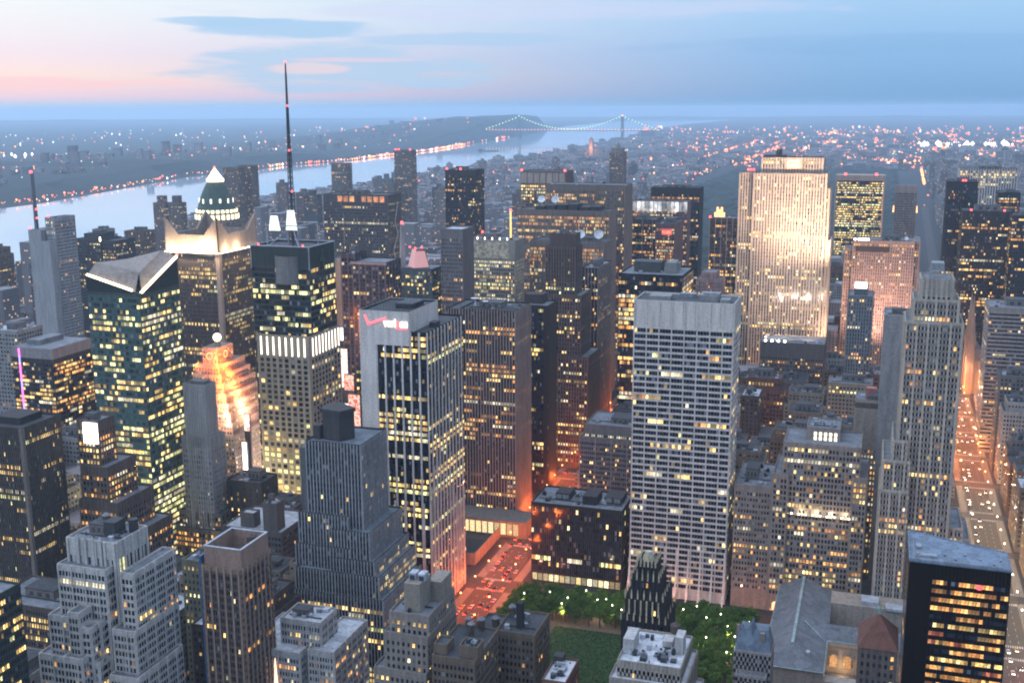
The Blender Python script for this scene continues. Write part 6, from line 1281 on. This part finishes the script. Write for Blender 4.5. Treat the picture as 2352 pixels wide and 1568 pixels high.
for _ in range(2600):    # north of the woods
    y = pick(4600, 17000); x = rng.uniform(at_shore(EAST, y)+60, 3200*y/9000+300)
    if -760-.01*(y-2050) < x < 95+.016*(y-1300) and y < 6130: continue
    put(x, y, rng.uniform(6, 26) if y < 12500 else rng.uniform(10, 60), 1.0)
for c in range(130):      # clusters and lit street lengths
    y = pick(6200, 15000); x = rng.uniform(-900, 2600*y/9000); n_ = rng.randint(3, 9); ang = rng.choice((0, 0, 1.57, .4)); mm = rng.choice((0,0,1,None))
    for k in range(n_): d = k*y/1127*3.1; put(x+d*math.cos(ang)+rng.uniform(-9,9), y+d*math.sin(ang)*5, rng.uniform(8,30), 1.15, mm)
for k in range(34): y = 6300+k*62; put(-300-.02*y+rng.uniform(-10,10)+170, y, 9, 1.5, rng.choice((1,1,2,0))); put(-300-.02*y+205, y+20, 9, 1.2, 1)
for k in range(12): y = 5000+k*95; put(av5(y)+12, y, 9, 1.3, 1)
for xa in (-1500,-1220,-960,-700,-420,250,560,900,1300):   # lit avenues
    ph = rng.random()
    for k in range(95):
        y = 6250+k*66
        if rng.random() < .55+.35*math.sin(k*.21+ph*6): put(xa*(1+.00002*y)+rng.uniform(-8,8), y, 10, .9, rng.choice((0,0,1)))
for yy, q in ((6330,1.0),(7500,1.3),(8300,1.1),(9100,1.2),(10400,1.2)):   # lit cross streets
    for k in range(60):
        if rng.random() < .5: put(-1900+k*70+rng.uniform(-20,20), yy+rng.uniform(-15,15), 10, q, rng.choice((0,1,1,2)))
for k in range(40): put(440+rng.uniform(-60,150)*3, 9300+rng.uniform(-250,250), 30+rng.uniform(0,18), 2.2, 2)
for _ in range(150): put(rng.uniform(120, 1500), pick(2300, 5200), rng.uniform(8, 60), .8)
for _ in range(330):     # west side
    y = pick(2100, 6000); put(rng.uniform(at_shore(EAST, y)+130, -780), y, rng.uniform(12, 50), .75)
for _ in range(330):     # lower west side
    y = pick(800, 2050); put(rng.uniform(-1650, -520), y, rng.uniform(10, 40), .65, rng.choice((0,1,1,2)))
for _ in range(520):     # far bank: quay, cliff, plateau
    y = pick(2600, 12500); s_ = at_shore(WEST, y); u = rng.random()
    if u < .5: x = s_-rng.uniform(6, 70); z = rng.uniform(5, 16)
    else: x = s_-rng.uniform(300, 1500); z = hh(y)+rng.uniform(4, 30)
    put(x, y, z, .95 if u < .5 else .8)
for k in range(95): y = 5700+k*42; put(at_shore(WEST, y)-12, y, 8, 1.15, rng.choice((0,1,1,2)))
for _ in range(360): y = pick(3600, 15000); put(at_shore(WEST, y)-rng.uniform(1600, 5200), y, rng.uniform(15, 80), .8, rng.choice((2,2,1,0,4)))
for _ in range(30): put(-5200+rng.uniform(-500,600), 6000+rng.uniform(-300,400), 30, 1.7, 2)
ob = mb.build('city_lights', LM); tag(ob, 'countless far street and window lights scattered over the city to the horizon', 'city lights', kind='stuff')
# slabs on the far cliff
mb = MB(); rng = random.Random(6)
for _ in range(150):
    y = pick(3200, 12000); x = at_shore(WEST, y)-rng.uniform(400, 1400); w_ = rng.uniform(25, 60); h = rng.uniform(25, 80) if rng.random() < .5 else 20
    mb.box(x, x+w_, y, y+25, 20, hh(y)*.9+h, 0, 'b')
tag(mb.build('distant_buildings', citymat('cliff_facade', (.16,.15,.16), .06)), 'scattered apartment blocks on top of the far river cliff', 'apartment blocks', kind='stuff')
# ================================================================ trees of the small park
m = newmat('leaves'); n = G(m); ge = n('ShaderNodeNewGeometry'); oi = n('ShaderNodeObjectInfo')
sm = n('ShaderNodeMath', {0: ge.outputs['Random Per Island'], 1: n('ShaderNodeMath', {0: oi.outputs['Random'], 1: .6}, operation='MULTIPLY').outputs[0]}, operation='ADD')
cr = n('ShaderNodeValToRGB', {0: n('ShaderNodeMath', {0: sm.outputs[0], 1: 1.6}, operation='DIVIDE').outputs[0]}); e = cr.color_ramp.elements; e[0].color = (.035,.075,.018,1); e[1].color = (.16,.24,.045,1)
df = n('ShaderNodeBsdfDiffuse', {0: cr.outputs[0]}); tr = n('ShaderNodeBsdfTranslucent', {0: cr.outputs[0]}); n('ShaderNodeOutputMaterial', {0: n('ShaderNodeMixShader', {0: .3, 1: df.outputs[0], 2: tr.outputs[0]}).outputs[0]}); LEAF = m
BARK = plain('bark', (.09,.075,.06), .95)
CR = []; TRK = []
for v in range(4):
    rng = random.Random(50+v); mb = MB(); cl = []
    for _ in range(15): a = rng.uniform(0, 6.28); q = rng.uniform(.5, 4.3); cl.append((q*math.cos(a), q*math.sin(a), rng.uniform(7.5, 14.5)-q*.5, rng.uniform(1.5, 2.7)))
    for cx_, cy_, cz_, cr_ in cl:
        for _ in range(95):
            d = Vector((rng.gauss(0,1), rng.gauss(0,1), rng.gauss(0,.8))).normalized()*cr_*rng.uniform(.55, 1.08); s = rng.uniform(.28, .52)
            q = Vector((rng.gauss(0,1), rng.gauss(0,1), rng.gauss(.7,1))).to_track_quat('Z', 'Y'); c = Vector((cx_,cy_,cz_))+d
            mb.quad(*[tuple(c+q @ Vector((sx_*s, sy_*s*.7, 0))) for sx_, sy_ in ((-1,-1),(1,-1),(1,1),(-1,1))])
    me = bpy.data.meshes.new('crown'); me.from_pydata(mb.v, [], mb.f); me.materials.append(LEAF); CR.append(me)
    mb = MB(); mb.tube((0,0,0),(.1,.1,5.5),.34,7,0,.24)
    for cx_, cy_, cz_, _ in cl[:8]: mb.tube((.1,.1,5.2),(cx_*.8,cy_*.8,cz_-.3),.16,5,0,.05)
    me = bpy.data.meshes.new('trunk'); me.from_pydata(mb.v, [], mb.f); me.materials.append(BARK); TRK.append(me)
rng = random.Random(15); spots = []
def fill(x0, x1, y0, y1, st_=8.2):
    y = y0
    while y <= y1:
        x = x0
        while x <= x1: spots.append((x+rng.uniform(-1.3,1.3), y+rng.uniform(-1.3,1.3))); x += st_
        y += st_
fill(-210, -56, 643, 672); fill(-211, -187, 586, 640); fill(-90, -56, 584, 640, 8.8); fill(-176, -150, 539, 552); 
for x, y in spots:
    zone = 'north' if y > 641 else 'west' if x < -180 else 'east' if x > -100 else 'south'
    lb = {'north': 'leafy plane tree in the dense grove between the lawn and the office blocks', 'west': 'leafy plane tree at the red avenue end of the park lawn', 'east': 'leafy plane tree in the grove between the gilded tower and the library', 'south': 'leafy plane tree on the near edge of the lawn'}[zone]
    o = empty('plane_tree', x, y, 0, label=lb, cat='tree', group='park plane trees on the '+zone+' side'); v = rng.randrange(4); s = rng.uniform(.85, 1.12); a = rng.uniform(0, 6.28)
    for nm, me in (('trunk', TRK[v]), ('crown', CR[v])): c = child(nm, me, o); c.scale = (s, s, s*rng.uniform(.9, 1.05)); c.rotation_euler.z = a
# ================================================================ lamps
LAMPS = {}
def lampkit(h, col, key, r_=.55, arm=1.6):
    p_ = MB(); p_.tube((0,0,0),(0,0,h),.13,6,0,.08); p_.tube((0,0,h),(arm,0,h+.3),.07,5); p_.cone(0,0,0,.8,.24,.16,8)
    q = MB(); q.cone(arm,0,h-.25,h+.25,r_*.6,r_,10); q.cone(arm,0,h+.25,h+.7,r_,r_*.3,10)
    a, b = bpy.data.meshes.new('pole'), bpy.data.meshes.new('lamp_head'); a.from_pydata(p_.v, [], p_.f); a.materials.append(DKSTEEL); b.from_pydata(q.v, [], q.f); b.materials.append(glow(key, col, 9.0)); LAMPS[key] = (a, b)
lampkit(9, (1,.45,.16), 'sodium_lamp'); lampkit(9, (1,.9,.72), 'white_lamp'); lampkit(13.5, (1,.92,.70), 'park_lamp_light', .38, .4)
def street_lamp(x, y, key, label, group, e, col, rz=0):
    o = empty('street_lamp', x, y, .15, label=label, cat='street lamp', group=group); o.rotation_euler.z = rz
    child('pole', LAMPS[key][0], o); child('lamp_head', LAMPS[key][1], o)
    if e: lamp('POINT', 'street_lamp_light', (x+1.6*math.cos(rz), y+1.6*math.sin(rz), 8.6), e, col, .4)
rng = random.Random(4)
for k in range(22):
    y = 562+k*28
    for sg in (-1, 1): street_lamp(av6(y)+sg*11.5, y, 'sodium_lamp', 'orange street lamp on the left avenue among red tail lights', 'lamps along the left avenue', 20000 if y < 800 else 30000, (1,.16,.03), 0 if sg < 0 else math.pi)
for k in range(34):
    y = 670+k*29; wh = y < 1010
    for sg in (-1, 1): street_lamp(av5(y)+sg*10.5, y, 'white_lamp' if wh else 'sodium_lamp', 'white street lamp on the near stretch of the right avenue' if wh else 'orange street lamp on the far stretch of the right avenue', 'white lamps along the right avenue' if wh else 'orange lamps along the right avenue', 8000 if wh else 17000, (1,.70,.38) if wh else (1,.26,.06), 0 if sg < 0 else math.pi)
for k in range(9):
    y = 500+k*20; street_lamp(av5(y)+10.5, y, 'sodium_lamp', 'orange street lamp at the foot of the black glass office', 'orange lamps beside the black glass office', 15000, (1,.26,.12), math.pi)
for x, y in [(-205,648),(-190,655),(-176,650),(-168,664),(-158,653),(-152,655),(-147,648),(-137,660),(-130,652),(-122,668),(-112,650),(-103,655),(-96,662),(-88,648),(-80,655),(-74,640),(-68,628),(-84,622),(-62,650),(-70,606),(-88,600),(-60,612),(-200,625),(-196,608),(-178,641),(-140,643)]:
    street_lamp(x, y, 'park_lamp_light', 'tall white park lamp shining among the tree tops', 'park lamps among the trees', 7000 if x > -110 else 5500, (1,.80,.5), rng.uniform(0,6.28))
for y in range(690, 1000, 44): lamp('POINT', 'cross_street_glow', (-140+rng.uniform(-90,90), 684, 8), 5000, (1,.42,.25), 1)
for s in range(44, 57):
    for x in (-200,-120,-30,60,-340,-460,-600,140): lamp('POINT', 'cross_street_glow', (x+rng.uniform(-20,20), street_y(s), 12), 56000, (1,.50,.22), 2)
# ================================================================ cars
cp = [plain('yellow_cab_paint', (.55,.33,.03), .35), plain('black_car_paint', (.02,.02,.025), .25), plain('silver_car_paint', (.35,.36,.38), .3), plain('white_car_paint', (.6,.6,.6), .35)]
CB = []
for i_ in range(4):
    b = MB(); b.prism([(-.9,-2.3),(.9,-2.3),(.95,-1.9),(.95,2.0),(.8,2.35),(-.8,2.35),(-.95,2.0),(-.95,-1.9)], .35, .95); i0 = len(b.v)
    b.v += [(-.82,-1.6,.95),(.82,-1.6,.95),(.82,1.0,.95),(-.82,1.0,.95),(-.66,-1.0,1.5),(.66,-1.0,1.5),(.66,.35,1.5),(-.66,.35,1.5)]; b.f.append((i0+4,i0+5,i0+6,i0+7)); b.m.append(0)
    gl = MB(); 
    for f in ((0,1,5,4),(1,2,6,5),(2,3,7,6),(3,0,4,7)): gl.quad(*[b.v[i0+j] for j in f])
    wh = MB()
    for wx in (-.86, .86):
        for wy in (-1.45, 1.45): wh.tube((wx-.1,wy,.33),(wx+.1,wy,.33),.33,10)
    tl = MB(); tl.box(-.2,.2,-.06,.02,-.14,.14); hl = MB(); hl.box(-.2,.2,-.02,.06,-.14,.14)
    out_ = []
    for nm, q, mt in (('body',b,cp[i_]),('glazing',gl,DARK),('wheels',wh,DKSTEEL),('tail_light',tl,glow('tail_light', (1,.05,.04), 14)),('headlight',hl,glow('headlight', (1,.93,.8), 12))):
        me = bpy.data.meshes.new(nm); me.from_pydata(q.v, [], q.f); me.materials.append(mt); out_.append(me)
    CB.append(out_)
def car(x, y, toward, label, group):
    k = rng.choice((0,0,1,1,2,3)); o = empty('car', x, y, .04, label=label % ('yellow','black','silver','white')[k], cat='car', group=group); o.rotation_euler.z = math.pi if toward else 0
    B_ = CB[k]; child('body', B_[0], o); child('glazing', B_[1], o); child('wheels', B_[2], o)
    for sx_ in (-.62,.62): child('tail_light', B_[3], o, (sx_,-2.33,.75)); child('headlight', B_[4], o, (sx_,2.38,.7))
taken = []
def place(f, w_, y0, y1, n_, toward, label, group):
    q = 0
    while q < n_:
        y = rng.uniform(y0, y1); ln = rng.randint(0, 3); x = f(y)-w_+2.2+ln*(2*w_-4.4)/3
        if any(abs(y-b) < 6.4 and abs(x-a) < 2.6 for a, b in taken): q += .2; continue
        taken.append((x, y)); car(x, y, toward, label, group); q += 1
place(av6, 10.5, 600, 800, 46, False, '%s car with red tail lights in the crowded left avenue', 'cars on the left avenue')
place(av6, 10.5, 930, 1080, 14, False, '%s car with red tail lights on the far left avenue behind the dark glass block', 'cars on the far left avenue')
place(av5, 9.5, 860, 1450, 58, True, '%s car with white headlights coming down the right avenue', 'cars on the right avenue')
place(av5, 9.5, 560, 690, 14, True, '%s car waiting in the avenue beside the black glass office', 'cars beside the black glass office')
# ================================================================ the air
hz = MB(); hz.box(-46000, 46000, -1500, 46000, -4, 366, 0)
m = bpy.data.materials.new('haze_air'); m.use_nodes = True; m.node_tree.nodes.clear(); n = G(m)
v = n('ShaderNodeVolumePrincipled', {'Color': (.60,.81,1,1), 'Density': 5.4e-5, 'Anisotropy': .35}); o_ = n('ShaderNodeOutputMaterial'); m.node_tree.links.new(v.outputs[0], o_.inputs['Volume'])
ho = tag(hz.build('haze', m), kind='stuff'); m.cycles.homogeneous_volume = True if hasattr(m.cycles, 'homogeneous_volume') else None
